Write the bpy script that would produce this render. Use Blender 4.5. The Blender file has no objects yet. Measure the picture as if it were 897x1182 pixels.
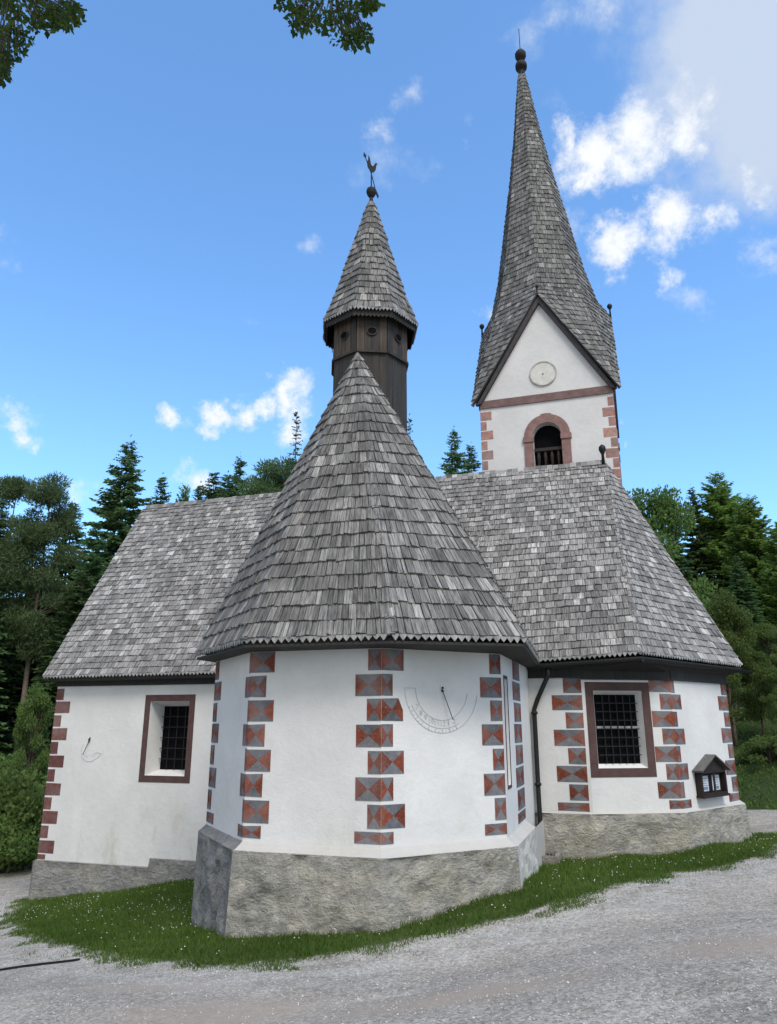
import bpy, math, random
import numpy as np
from mathutils import Vector, noise as mnoise
R = math.radians
random.seed(7); rng = np.random.default_rng(7)
S = bpy.context.scene; COL = S.collection

# ------------------------------------------------------------------ camera, sky, sun, exposure
FPX, PITCH = 854.4, 0.277451            # focal length in photo pixels, upward tilt
CX, CY = 448.5, 591.0
cd = bpy.data.cameras.new('camera'); cam = bpy.data.objects.new('camera', cd); COL.objects.link(cam)
cd.sensor_fit = 'VERTICAL'; cd.sensor_height = 24.0; cd.lens = 24.0*FPX/1182.0
cd.clip_start = .05; cd.clip_end = 3000
cam.location = (0, 0, 0); cam.rotation_euler = (math.pi/2 + PITCH, 0, 0)
S.camera = cam
cP, sP = math.cos(PITCH), math.sin(PITCH)
def ray(x, y):
    a = (x-CX)/FPX; b = -(y-CY)/FPX
    return Vector((a, cP-b*sP, sP+b*cP))
def atY(x, y, Y):
    r = ray(x, y); return r*(Y/r.y)
def atZ(x, y, Z):
    r = ray(x, y); return r*(Z/r.z)

SUN_DIR = Vector((.35, -.85, 1.25)).normalized()
SKY_STRENGTH = 0.15
sl = bpy.data.lights.new('sun', 'SUN'); so = bpy.data.objects.new('sun', sl); COL.objects.link(so)
sl.energy = 1.6; sl.angle = R(24); sl.color = (1, .955, .89)
so.rotation_euler = SUN_DIR.to_track_quat('Z', 'Y').to_euler(); so.location = (10, -20, 40)
S.view_settings.view_transform = 'Standard'; S.view_settings.look = 'None'
S.view_settings.exposure = 0.98; S.view_settings.gamma = 1.0; S.view_settings.use_curve_mapping = False

W = bpy.data.worlds.new('World'); S.world = W; W.use_nodes = True
nt = W.node_tree; nt.nodes.clear()
def nd(t, typ, **kw):
    n = t.nodes.new(typ)
    for k, v in kw.items():
        if k in n.bl_rna.properties.keys(): setattr(n, k, v)
        else: n.inputs[k].default_value = v
    return n
wo = nd(nt, 'ShaderNodeOutputWorld'); wb = nd(nt, 'ShaderNodeBackground'); wb.inputs['Strength'].default_value = SKY_STRENGTH
nt.links.new(wb.outputs[0], wo.inputs[0])
sky = nd(nt, 'ShaderNodeTexSky', sky_type='NISHITA', sun_disc=False)
sky.sun_elevation = math.asin(SUN_DIR.z); sky.sun_rotation = math.atan2(SUN_DIR.x, SUN_DIR.y)
sky.air_density = 1.0; sky.dust_density = .8; sky.ozone_density = 1.6
tint = nd(nt, 'ShaderNodeMix', data_type='RGBA', blend_type='MULTIPLY'); tint.inputs[0].default_value = 1
tint.inputs[7].default_value = (.67, .93, 1.10, 1)
nt.links.new(sky.outputs[0], tint.inputs[6])
tc = nd(nt, 'ShaderNodeTexCoord')
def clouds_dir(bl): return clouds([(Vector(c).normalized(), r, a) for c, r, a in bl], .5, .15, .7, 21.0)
def clouds(blobs, wob, lo, hi, seed):
    """soft density field in sky-direction space: a union of round puffs broken up by noise"""
    n1 = nd(nt, 'ShaderNodeTexNoise', Scale=7.0, Detail=7.0, Roughness=.62); n1.noise_dimensions = '4D'; n1.inputs['W'].default_value = seed
    nt.links.new(tc.outputs['Generated'], n1.inputs['Vector'])
    sb = nd(nt, 'ShaderNodeVectorMath', operation='SUBTRACT'); sb.inputs[1].default_value = (.5, .5, .5)
    nt.links.new(n1.outputs['Color'], sb.inputs[0])
    ml = nd(nt, 'ShaderNodeVectorMath', operation='SCALE'); ml.inputs['Scale'].default_value = .21
    nt.links.new(sb.outputs[0], ml.inputs[0])
    ad = nd(nt, 'ShaderNodeVectorMath', operation='ADD')
    nt.links.new(tc.outputs['Generated'], ad.inputs[0]); nt.links.new(ml.outputs[0], ad.inputs[1])
    prev = None
    for bl_ in blobs:
        if len(bl_) == 4: px, py, rp, a = bl_; c = ray(px, py).normalized(); rad = rp/FPX*.85
        else: c, rad, a = bl_
        d = nd(nt, 'ShaderNodeVectorMath', operation='DISTANCE'); d.inputs[1].default_value = c
        nt.links.new(ad.outputs[0], d.inputs[0])
        m = nd(nt, 'ShaderNodeMapRange'); m.inputs[1].default_value = rad; m.inputs[2].default_value = 0
        m.inputs[3].default_value = 0; m.inputs[4].default_value = a
        nt.links.new(d.outputs['Value'], m.inputs[0])
        if prev is None: prev = m.outputs[0]
        else:
            x = nd(nt, 'ShaderNodeMath', operation='MAXIMUM')
            nt.links.new(prev, x.inputs[0]); nt.links.new(m.outputs[0], x.inputs[1]); prev = x.outputs[0]
    n2 = nd(nt, 'ShaderNodeTexNoise', Scale=19.0, Detail=10.0, Roughness=.68); n2.noise_dimensions = '4D'; n2.inputs['W'].default_value = seed+3
    nt.links.new(tc.outputs['Generated'], n2.inputs['Vector'])
    ma = nd(nt, 'ShaderNodeMath', operation='MULTIPLY_ADD'); ma.inputs[1].default_value = wob; ma.inputs[2].default_value = -wob*.5
    nt.links.new(n2.outputs[0], ma.inputs[0])
    sm = nd(nt, 'ShaderNodeMath', operation='ADD'); nt.links.new(prev, sm.inputs[0]); nt.links.new(ma.outputs[0], sm.inputs[1])
    mr = nd(nt, 'ShaderNodeMapRange', interpolation_type='SMOOTHSTEP'); mr.inputs[1].default_value = lo; mr.inputs[2].default_value = hi
    nt.links.new(sm.outputs[0], mr.inputs[0])
    return mr.outputs[0]
def over(base, fac, colr):
    m = nd(nt, 'ShaderNodeMix', data_type='RGBA'); m.inputs[7].default_value = (*colr, 1)
    nt.links.new(fac, m.inputs[0]); nt.links.new(base, m.inputs[6]); return m.outputs[2]
WISP = [(440,150,30,.6),(495,125,26,.5),(640,20,60,.55),(350,290,26,.5),(465,105,34,.6),(515,172,28,.6),(450,195,60,.5),(555,342,26,.75),(365,288,30,.55),(290,375,36,.35),(0,290,38,.45),(660,245,38,.65),
        (805,340,40,.6),(665,10,45,.6),(700,2,50,.6),(655,110,45,.35),(890,292,40,.8)]
HEAP = [(700, 180, 81, 1),(745, 150, 92, 1),(660, 170, 54, 0.8),(715, 285, 65, 0.95),(760, 262, 65, 0.9),(800, 255, 49, 0.75),(870, 225, 49, 0.8),(770, 310, 38, 0.6),(205, 477, 39, 0.85),(240, 480, 34, 0.7),(270, 478, 49, 1),(305, 465, 42, 0.9),(345, 465, 58, 1),(350, 490, 52, 0.9),(8, 495, 58, 1),(238, 548, 52, 0.8),(110, 570, 52, 0.6),(715, 515, 24, 0.8),(790, 150, 62, 0.85),(735, 120, 48, 0.8),(690, 205, 48, 0.85),(885, 210, 40, 0.8)]
GREY = [(860,60,190,1.0),(900,130,150,.9),(790,40,110,.7),(820,200,90,.5)]
base = tint.outputs[2]
base = over(base, clouds(WISP, 1.1, .18, 1.1, 1.3), (2.9, 3.1, 3.3))
# unseen bright clouds added behind and beside the camera as neutral fill light
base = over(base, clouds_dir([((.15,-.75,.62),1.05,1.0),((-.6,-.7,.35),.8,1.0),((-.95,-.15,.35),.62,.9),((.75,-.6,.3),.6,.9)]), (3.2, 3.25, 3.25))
base = over(base, clouds(GREY, .4, .1, .66, 5.1), (2.0, 2.35, 2.95))
base = over(base, clouds(HEAP, 1.25, .32, .86, 9.7), (3.35, 3.45, 3.55))
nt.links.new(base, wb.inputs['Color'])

# ------------------------------------------------------------------ helpers: materials
def mat(name):
    m = bpy.data.materials.new(name); m.use_nodes = True
    t = m.node_tree; b = t.nodes['Principled BSDF']; return m, t, b
def lk(t, a, b): t.links.new(a, b)
def ramp(t, fac, stops):
    r = t.nodes.new('ShaderNodeValToRGB'); e = r.color_ramp.elements
    while len(e) < len(stops): e.new(.5)
    for el, (p, c) in zip(e, stops):
        el.position = p; el.color = (*c, 1) if len(c) == 3 else c
    lk(t, fac, r.inputs[0]); return r.outputs[0]
def noise(t, vec, scale, detail=4, rough=.55, dist=0):
    n = t.nodes.new('ShaderNodeTexNoise'); n.inputs['Scale'].default_value = scale; n.inputs['Detail'].default_value = detail
    n.inputs['Roughness'].default_value = rough; n.inputs['Distortion'].default_value = dist
    if vec is not None: lk(t, vec, n.inputs['Vector'])
    return n.outputs[0]
def mix(t, fac, a, b, mode='MIX'):
    m = t.nodes.new('ShaderNodeMix'); m.data_type = 'RGBA'; m.blend_type = mode
    for sock, v in ((0, fac), (6, a), (7, b)):
        if hasattr(v, 'is_linked') or hasattr(v, 'links'): lk(t, v, m.inputs[sock])
        elif sock == 0: m.inputs[0].default_value = v
        else: m.inputs[sock].default_value = (*v, 1)
    return m.outputs[2]
def math_(t, op, a, b=None, c=None):
    m = t.nodes.new('ShaderNodeMath'); m.operation = op
    for i, v in enumerate((a, b, c)):
        if v is None: continue
        if hasattr(v, 'links'): lk(t, v, m.inputs[i])
        else: m.inputs[i].default_value = v
    return m.outputs[0]
def obj_co(t): return t.nodes.new('ShaderNodeTexCoord').outputs['Object']
def scaled(t, vec, s):
    m = t.nodes.new('ShaderNodeMapping'); m.inputs['Scale'].default_value = s; lk(t, vec, m.inputs['Vector']); return m.outputs[0]
def bump(t, b, h, strength=.3, dist=.02):
    n = t.nodes.new('ShaderNodeBump'); n.inputs['Strength'].default_value = strength; n.inputs['Distance'].default_value = dist
    lk(t, h, n.inputs['Height']); lk(t, n.outputs[0], b.inputs['Normal'])
def island(t): return t.nodes.new('ShaderNodeNewGeometry').outputs['Random Per Island']

def m_plaster(name, colr, dirt=True):
    m, t, b = mat(name); co = obj_co(t)
    n1 = noise(t, co, 1.1, 6, .6); n2 = noise(t, co, 9, 6, .65); n3 = noise(t, co, 60, 3, .6)
    c = mix(t, ramp(t, n1, [(.35, (0,0,0)), (.7, (1,1,1))]), tuple(x*.86 for x in colr), colr)
    c = mix(t, ramp(t, n2, [(.52, (0,0,0)), (.8, (.55,.55,.55))]), c, tuple(x*.82 for x in colr))
    if dirt:
        st = noise(t, scaled(t, co, (2.2, 2.2, .9)), 1.0, 8, .68)
        f = ramp(t, st, [(.54, (0,0,0)), (.72, (.6,.6,.6))])
        sep = t.nodes.new('ShaderNodeSeparateXYZ'); lk(t, co, sep.inputs[0])
        low = t.nodes.new('ShaderNodeMapRange'); low.inputs[1].default_value = -.7; low.inputs[2].default_value = -2.1
        lk(t, sep.outputs[2], low.inputs[0])
        f2 = math_(t, 'MULTIPLY', f, math_(t, 'ADD', low.outputs[0], .12))
        c = mix(t, f2, c, (.36, .34, .24))
    lk(t, c, b.inputs['Base Color']); b.inputs['Roughness'].default_value = .9; b.inputs['Specular IOR Level'].default_value = .2
    bump(t, b, math_(t, 'ADD', math_(t, 'MULTIPLY', n2, .8), math_(t, 'MULTIPLY', n3, .25)), .45, .02)
    return m
def m_shingle(name, dark, light, wet=.5):
    m, t, b = mat(name)
    uv = t.nodes.new('ShaderNodeUVMap'); uv.uv_map = 'UVMap'
    isl = island(t)
    cmb = t.nodes.new('ShaderNodeCombineXYZ'); sp = t.nodes.new('ShaderNodeSeparateXYZ'); lk(t, uv.outputs[0], sp.inputs[0])
    lk(t, math_(t, 'MULTIPLY', sp.outputs[0], 60), cmb.inputs[0]); lk(t, math_(t, 'MULTIPLY', sp.outputs[1], 4), cmb.inputs[1]); lk(t, math_(t, 'MULTIPLY', isl, 90), cmb.inputs[2])
    grain = noise(t, cmb.outputs[0], 1.0, 5, .7)
    co = obj_co(t); big = noise(t, co, 1.3, 5, .6)
    c = mix(t, ramp(t, isl, [(0, (.08,.08,.08)), (.6, (.38,.38,.38)), (.9, (.56,.56,.56)), (1, (.95,.95,.95))]), dark, light)
    c = mix(t, 1.0, c, ramp(t, grain, [(.32, (.22,.22,.23)), (.48, (.80,.79,.79)), (.68, (1.5,1.49,1.47))]), 'MULTIPLY')
    c = mix(t, math_(t, 'MULTIPLY', ramp(t, big, [(.45, (0,0,0)), (.72, (1,1,1))]), wet), c, (.055, .053, .052))
    lk(t, c, b.inputs['Base Color']); b.inputs['Roughness'].default_value = .85; b.inputs['Specular IOR Level'].default_value = .15
    bump(t, b, grain, .5, .01); return m
def m_simple(name, colr, rough=.7, var=.25, scale=8, metal=0, bmp=.15, spec=.3):
    m, t, b = mat(name); co = obj_co(t); n = noise(t, co, scale, 6, .6)
    c = mix(t, ramp(t, n, [(.3, (0,0,0)), (.72, (1,1,1))]), tuple(x*(1-var) for x in colr), tuple(min(1, x*(1+var)) for x in colr))
    lk(t, c, b.inputs['Base Color']); b.inputs['Roughness'].default_value = rough; b.inputs['Metallic'].default_value = metal
    b.inputs['Specular IOR Level'].default_value = spec
    if bmp: bump(t, b, noise(t, co, scale*5, 4, .6), bmp, .01)
    return m
def m_stone(name, base=(.52,.50,.45)):
    m, t, b = mat(name); co = obj_co(t)
    n1 = noise(t, co, 1.6, 5, .6); n2 = noise(t, co, 6, 8, .7, .6); n3 = noise(t, co, 34, 6, .7)
    v = t.nodes.new('ShaderNodeTexVoronoi'); v.inputs['Scale'].default_value = 5.5; v.feature = 'DISTANCE_TO_EDGE'
    wp = t.nodes.new('ShaderNodeVectorMath'); wp.operation = 'ADD'
    nz = t.nodes.new('ShaderNodeTexNoise'); nz.inputs['Scale'].default_value = 4; nz.inputs['Detail'].default_value = 5; lk(t, co, nz.inputs['Vector'])
    ws = t.nodes.new('ShaderNodeVectorMath'); ws.operation = 'SCALE'; ws.inputs['Scale'].default_value = .55; lk(t, nz.outputs['Color'], ws.inputs[0])
    lk(t, scaled(t, co, (1, 1, 1.7)), wp.inputs[0]); lk(t, ws.outputs[0], wp.inputs[1]); lk(t, wp.outputs[0], v.inputs['Vector'])
    c = mix(t, ramp(t, n2, [(.3, (0,0,0)), (.7, (1,1,1))]), tuple(x*.68 for x in base), tuple(x*1.22 for x in base))
    c = mix(t, ramp(t, n1, [(.5, (0,0,0)), (.68, (.4,.4,.4))]), c, (.42, .37, .26))
    vc = t.nodes.new('ShaderNodeTexVoronoi'); vc.inputs['Scale'].default_value = 4.2; lk(t, wp.outputs[0], vc.inputs['Vector'])
    sc_ = t.nodes.new('ShaderNodeSeparateColor'); lk(t, vc.outputs['Color'], sc_.inputs[0])
    c = mix(t, .8, c, ramp(t, sc_.outputs[0], [(0, (.8,.8,.82)), (.5, (1,.99,.97)), (1, (1.15,1.12,1.05))]), 'MULTIPLY')
    c = mix(t, ramp(t, n3, [(.55, (0,0,0)), (.8, (.7,.7,.7))]), c, (.42,.41,.39))
    crack = ramp(t, v.outputs['Distance'], [(0, (.7,.7,.7)), (.05, (1,1,1))])
    c = mix(t, .2, c, crack, 'MULTIPLY')
    c = mix(t, ramp(t, noise(t, scaled(t, co, (1, 1, 2)), 3.1, 7, .7), [(.5, (0,0,0)), (.7, (.35,.35,.35))]), c, (.2,.19,.165))
    lk(t, c, b.inputs['Base Color']); b.inputs['Roughness'].default_value = .95; b.inputs['Specular IOR Level'].default_value = .15
    h = math_(t, 'ADD', math_(t, 'MULTIPLY', n2, 1.2), math_(t, 'MULTIPLY', n3, .5))
    h = math_(t, 'ADD', h, math_(t, 'MULTIPLY', noise(t, scaled(t, co, (1, 1, 2.2)), 2.6, 8, .75), 1.6))
    bump(t, b, h, 1.0, .09); return m
def m_planks(name, dark, mid):
    m, t, b = mat(name); co = obj_co(t)
    g = noise(t, scaled(t, co, (22, 22, 1.3)), 1, 6, .7); n = noise(t, co, 2.2, 4)
    c = mix(t, ramp(t, g, [(.35, (0,0,0)), (.7, (1,1,1))]), dark, mid)
    c = mix(t, ramp(t, n, [(.5, (0,0,0)), (.75, (.7,.7,.7))]), c, tuple(x*.5 for x in dark))
    lk(t, c, b.inputs['Base Color']); b.inputs['Roughness'].default_value = .8; bump(t, b, g, .4, .01); return m
def m_leaf(name, a, b_, trans=.25):
    m, t, b = mat(name)
    isl = island(t); oi = t.nodes.new('ShaderNodeObjectInfo').outputs['Random']; n = noise(t, obj_co(t), .55, 4)
    c = mix(t, isl, a, b_)
    c = mix(t, ramp(t, n, [(.38, (0,0,0)), (.65, (1,1,1))]), mix(t, .5, c, tuple(x*.75 for x in a)), c)
    hs = t.nodes.new('ShaderNodeHueSaturation'); lk(t, c, hs.inputs['Color'])
    lk(t, math_(t, 'MULTIPLY_ADD', oi, .5, .8), hs.inputs['Value']); lk(t, math_(t, 'MULTIPLY_ADD', oi, .03, .485), hs.inputs['Hue'])
    lk(t, hs.outputs[0], b.inputs['Base Color']); b.inputs['Roughness'].default_value = .7; b.inputs['Specular IOR Level'].default_value = .06
    tr = t.nodes.new('ShaderNodeBsdfTranslucent'); lk(t, hs.outputs[0], tr.inputs[0])
    mx = t.nodes.new('ShaderNodeMixShader'); mx.inputs[0].default_value = trans
    out = t.nodes['Material Output']; lk(t, b.outputs[0], mx.inputs[1]); lk(t, tr.outputs[0], mx.inputs[2]); lk(t, mx.outputs[0], out.inputs[0])
    return m

def m_paint(name, colr, flake=.35):
    m, t, b = mat(name); co = obj_co(t); n = noise(t, co, 12, 7, .7); n2 = noise(t, co, 46, 6, .75); big = noise(t, co, 2.2, 4)
    c = mix(t, ramp(t, n, [(.3, (0,0,0)), (.72, (1,1,1))]), tuple(x*.68 for x in colr), tuple(x*1.35 for x in colr))
    c = mix(t, 1.0, c, ramp(t, island(t), [(0, (.75,.75,.76)), (1, (1.25,1.22,1.2))]), 'MULTIPLY')
    c = mix(t, math_(t, 'MULTIPLY', ramp(t, n2, [(.57, (0,0,0)), (.68, (1,1,1))]), flake), c, (.50,.48,.47))
    c = mix(t, ramp(t, big, [(.45, (0,0,0)), (.75, (.35,.35,.35))]), c, (.36,.33,.32))
    lk(t, c, b.inputs['Base Color']); b.inputs['Roughness'].default_value = .92; b.inputs['Specular IOR Level'].default_value = .15
    bump(t, b, n, .2, .01); return m
M = {}
M['white'] = m_plaster('white lime plaster', (.66, .65, .64))
M['white_tower'] = m_plaster('white tower plaster', (.64, .622, .615))
M['wash'] = m_plaster('whitewashed ledge', (.47, .455, .43))
M['shingle'] = m_shingle('weathered chapel shingles', (.095,.092,.088), (.36,.35,.335), .55)
M['shingle_n'] = m_shingle('silver grey nave shingles', (.135,.131,.126), (.50,.485,.47), .4)
M['shingle_t'] = m_shingle('spire shingles', (.085,.083,.08), (.33,.325,.31), .5)
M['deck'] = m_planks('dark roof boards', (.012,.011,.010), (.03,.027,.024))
M['grey_wood'] = m_planks('grey boards', (.17,.165,.16), (.40,.39,.38))
M['turret_wood'] = m_planks('dark turret boards', (.010,.008,.007), (.042,.034,.028))
M['turret_brown'] = m_planks('brown turret boards', (.020,.013,.009), (.095,.066,.042))
M['stone'] = m_stone('rubble plinth stone')
M['stone_grey'] = m_stone('grey plinth stone', (.37,.365,.36))
M['q_grey'] = m_paint('grey quoin paint', (.115,.12,.135))
M['q_red'] = m_paint('orange red quoin paint', (.165,.046,.027))
M['q_brown'] = m_paint('red brown quoin paint', (.125,.055,.050))
M['q_pink'] = m_paint('faded pink quoin paint', (.30,.165,.14))
M['frame_brown'] = m_simple('brown window border', (.080,.046,.043), .85, .25, 8)
M['tower_frame'] = m_simple('rose stone surround', (.22,.13,.118), .85, .25, 8)
M['band'] = m_simple('mauve band', (.16,.10,.093), .85, .25, 8)
M['verge'] = m_simple('dark verge paint', (.055,.048,.052), .85, .25, 8)
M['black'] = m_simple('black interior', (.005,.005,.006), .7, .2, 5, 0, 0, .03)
M['iron'] = m_simple('dark iron', (.012,.012,.013), .55, .3, 20, .2)
M['rust'] = m_simple('rusty iron', (.014,.011,.010), .75, .4, 20, 0)
M['ink'] = m_simple('faded dial paint', (.47,.47,.48), .9, .25, 30, 0, 0)
M['dial'] = m_simple('dial plaster', (.56,.54,.50), .9, .12, 8)
M['case'] = m_simple('dark stained wood', (.022,.014,.012), .6, .35, 14)
M['case_roof'] = m_simple('grey weathered shingle roof', (.10,.095,.092), .8, .35, 16)
M['paper'] = m_simple('notice paper', (.48,.52,.56), .8, .08, 10, 0, 0)
M['print'] = m_simple('printed picture', (.16,.22,.30), .8, .5, 24, 0, 0)
M['bark'] = m_simple('conifer bark', (.10,.075,.058), .95, .4, 6, 0, .5)
M['bark_pale'] = m_simple('pine bark', (.17,.13,.10), .95, .35, 4, 0, .5)
M['spruce'] = m_leaf('spruce needles', (.068,.12,.05), (.14,.215,.085), .4)
M['pine'] = m_leaf('pine needles', (.085,.14,.06), (.16,.225,.10), .4)
M['larch'] = m_leaf('larch needles', (.13,.215,.048), (.22,.32,.08), .5)
M['broad'] = m_leaf('broad leaves', (.10,.165,.045), (.18,.245,.076), .48)
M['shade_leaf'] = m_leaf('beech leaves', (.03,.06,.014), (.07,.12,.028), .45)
M['blade'] = m_leaf('grass blades', (.052,.10,.017), (.16,.225,.05), .45)
M['petal'] = m_simple('white petals', (.72,.72,.68), .8, .1, 10, 0, 0)
M['pebble'] = m_simple('limestone chips', (.46,.45,.43), .9, .6, 9, 0, .2)

# ------------------------------------------------------------------ helpers: meshes and objects
def link(o, parent=None):
    COL.objects.link(o)
    if parent is not None: o.parent = parent
    return o
class MB:
    def __init__(s): s.v = []; s.f = []; s.m = []; s.uv = []; s.has_uv = False
    def face(s, pts, mi=0, uv=None):
        b = len(s.v); s.v += [tuple(p) for p in pts]; s.f.append(tuple(range(b, b+len(pts)))); s.m.append(mi)
        s.uv.append(uv if uv else [(0, 0)]*len(pts)); s.has_uv |= bool(uv)
    def mesh(s, verts, faces, mi=0):
        b = len(s.v); s.v += [tuple(p) for p in verts]
        for f in faces:
            s.f.append(tuple(b+i for i in f)); s.m.append(mi); s.uv.append([(0, 0)]*len(f))
    def box(s, c, ax, ay, az, mi=0):
        """box by centre and three half-axis vectors"""
        c, ax, ay, az = map(Vector, (c, ax, ay, az)); v = []
        for k in (-1, 1):
            for j in (-1, 1):
                for i in (-1, 1): v.append(c+ax*i+ay*j+az*k)
        s.mesh(v, [(0,2,3,1),(4,5,7,6),(0,1,5,4),(2,6,7,3),(0,4,6,2),(1,3,7,5)], mi)
    def prism(s, poly, off, mi=0):
        """closed solid: polygon and its copy moved by off"""
        n = len(poly); off = Vector(off); p = [Vector(q) for q in poly]; v = p+[q+off for q in p]
        s.mesh(v, [tuple(range(n)), tuple(range(2*n-1, n-1, -1))]+[(i, n+i, n+(i+1) % n, (i+1) % n) for i in range(n)], mi)
    def tube(s, path, rad, n=8, mi=0, cap=True):
        P = [Vector(p) for p in path]; rads = rad if isinstance(rad, (list, tuple)) else [rad]*len(P); v = []
        prev = None
        for i, p in enumerate(P):
            d = (P[min(i+1, len(P)-1)]-P[max(i-1, 0)]).normalized()
            if prev is None:
                up = Vector((0, 0, 1)) if abs(d.z) < .9 else Vector((1, 0, 0)); a = d.cross(up).normalized()
            else:
                a = (prev-d*prev.dot(d)).normalized()
            prev = a; bb = d.cross(a)
            for k in range(n):
                t = 2*math.pi*k/n; v.append(p+(a*math.cos(t)+bb*math.sin(t))*rads[i])
        f = [(i*n+k, i*n+(k+1) % n, (i+1)*n+(k+1) % n, (i+1)*n+k) for i in range(len(P)-1) for k in range(n)]
        if cap: f += [tuple(range(n-1, -1, -1)), tuple(range((len(P)-1)*n, len(P)*n))]
        s.mesh(v, f, mi)
    def lathe(s, c, prof, n=16, mi=0, rot=0):
        c = Vector(c); v = []
        for r, z in prof:
            for k in range(n):
                t = 2*math.pi*k/n+rot; v.append(c+Vector((r*math.cos(t), r*math.sin(t), z)))
        f = [(i*n+k, i*n+(k+1) % n, (i+1)*n+(k+1) % n, (i+1)*n+k) for i in range(len(prof)-1) for k in range(n)]
        f += [tuple(range(n-1, -1, -1)), tuple(range((len(prof)-1)*n, len(prof)*n))]
        s.mesh(v, f, mi)
    def ball(s, c, r, mi=0, n=12): s.lathe(c, [(max(.001, r*math.sin(math.pi*i/8)), -r*math.cos(math.pi*i/8)) for i in range(9)], n, mi)
    def build(s, name, mats, parent=None, smooth=False):
        me = bpy.data.meshes.new(name); me.from_pydata(s.v, [], s.f)
        for m in (mats if isinstance(mats, (list, tuple)) else [mats]): me.materials.append(m)
        me.polygons.foreach_set('material_index', s.m)
        if s.has_uv:
            u = me.uv_layers.new(name='UVMap'); flat = [x for f in s.uv for p in f for x in p]; u.data.foreach_set('uv', flat)
        if smooth: me.polygons.foreach_set('use_smooth', [True]*len(s.f))
        me.update()
        return link(bpy.data.objects.new(name, me), parent)
def empty(name, loc, label, cat, group=None, rotz=0):
    o = bpy.data.objects.new(name, None); o.location = loc; o.rotation_euler = (0, 0, rotz); o.empty_display_size = .3
    link(o); tag(o, label, cat, group); return o
def tag(o, label=None, cat=None, group=None, kind=None):
    for k, v in (('label', label), ('category', cat), ('group', group), ('kind', kind)):
        if v: o[k] = v
    return o
def npmesh(name, V, F, mats, parent=None, fm=None, smooth=False):
    """fast mesh from numpy arrays of same-size faces"""
    me = bpy.data.meshes.new(name); k = F.shape[1]
    me.vertices.add(len(V)); me.vertices.foreach_set('co', V.astype(np.float32).ravel())
    me.loops.add(F.size); me.loops.foreach_set('vertex_index', F.astype(np.int32).ravel())
    me.polygons.add(len(F)); me.polygons.foreach_set('loop_start', np.arange(0, F.size, k, dtype=np.int32)); me.polygons.foreach_set('loop_total', np.full(len(F), k, dtype=np.int32))
    for m in (mats if isinstance(mats, (list, tuple)) else [mats]): me.materials.append(m)
    if fm is not None: me.polygons.foreach_set('material_index', fm.astype(np.int32))
    if smooth: me.polygons.foreach_set('use_smooth', np.ones(len(F), dtype=bool))
    me.update(calc_edges=True); me.validate()
    return link(bpy.data.objects.new(name, me), parent)
def lerp(a, b, t): return a+(b-a)*t

# ------------------------------------------------------------------ plan of the church (metres, eye of the photographer at the origin)
PHI = 0.307944
U = Vector((math.cos(PHI), -math.sin(PHI), 0)); N = Vector((-math.sin(PHI), -math.cos(PHI), 0)); Z = Vector((0, 0, 1))
J = Vector((2.227, 12.086, 0))
def sn(s, n, z=0.0): return J+U*s+N*n+Z*z       # s along the nave, n towards the viewer
AC = Vector((-.268, 10.946, 0)); AR = 1.68365/2/math.sin(math.pi/8)
def octv(k, r=AR, z=0.0):
    a = -math.pi/2-PHI+(k-1.5)*math.pi/4
    return AC+Vector((r*math.cos(a), r*math.sin(a), z))
AP = [octv(k) for k in range(5)]                 # P0..P4 of the polygonal chapel end
Q0 = Vector((3.005, 11.84, 0)); Q1 = Vector((4.47, 12.07, 0)); Q2 = Vector((5.92, 13.34, 0)); Q3 = Q2-N*1.9; Q4 = Q3+Vector((-1.05, 1.25, 0))
NB = 5.4                                          # nave depth

# ------------------------------------------------------------------ the ground
GC = [(0,0,-1.70),(0,4,-1.80),(-2.95,6.5,-2.22),(2.1,4.6,-1.57),(-.1,8.4,-2.12),(-1.75,8.95,-2.31),(1.62,9.3,-1.82),(-2.55,10.74,-2.49),(-6.5,14.7,-3.13),
      (-3.25,13.8,-2.57),(-4.85,14.25,-2.83),(3.05,11.7,-1.90),(4.4,11.9,-1.88),(6.0,13.2,-1.86),(2.16,11.6,-1.94),(5.1,10.4,-1.66),(6.6,13.4,-1.80),(-8.2,17.0,-3.28),
      (-6.6,13.2,-3.12),(9,14,-1.6),(8,5,-1.3),(-8,6,-2.9),(-10,14,-3.3),(-9.5,18.5,-3.4),(3,20,-2.2),(9,20,-1.7)]
GC = np.array(GC)
def sstep(x): x = np.clip(x, 0, 1); return x*x*(3-2*x)
def Gz(x, y):
    x = np.asarray(x, float); y = np.asarray(y, float)
    xc = np.clip(x, -14, 14); yc = np.clip(y, -4, 26)
    pl = -2.0+.115*xc-.012*(yc-10)
    w = 1/((xc[..., None]-GC[:, 0])**2+(yc[..., None]-GC[:, 1])**2+.25)**1.6
    res = GC[:, 2]-(-2.0+.115*GC[:, 0]-.012*(GC[:, 1]-10))
    z = pl+(w*res).sum(-1)/w.sum(-1)*.95
    # wooded banks behind: left, back, right
    d = np.maximum.reduce([(-9.9-x)*.9+(y-16.5)*.35, (y-23.5)*.8, (x-8.8)*.55+(y-15.5)*.5])
    d = np.where(y < 9, np.minimum(d, 0), d)
    z = z+np.where(d > 0, np.minimum(.34*d, 1.6+.2*d), 0)
    far = np.hypot(x, y-10); z = np.where(far > 70, z*np.clip(1-(far-70)/60, .15, 1), z)
    return z
def onground(px, py, it=40):
    r = ray(px, py); lo, hi = 2.0, 60.0
    for i in range(600):
        t = 3+i*.08; p = r*t
        if p.z < float(Gz(p.x, p.y)): hi = t; lo = t-.08; break
    for _ in range(14):
        m = (lo+hi)/2; p = r*m
        if p.z < float(Gz(p.x, p.y)): hi = m
        else: lo = m
    p = r*hi; return (p.x, p.y)
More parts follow.
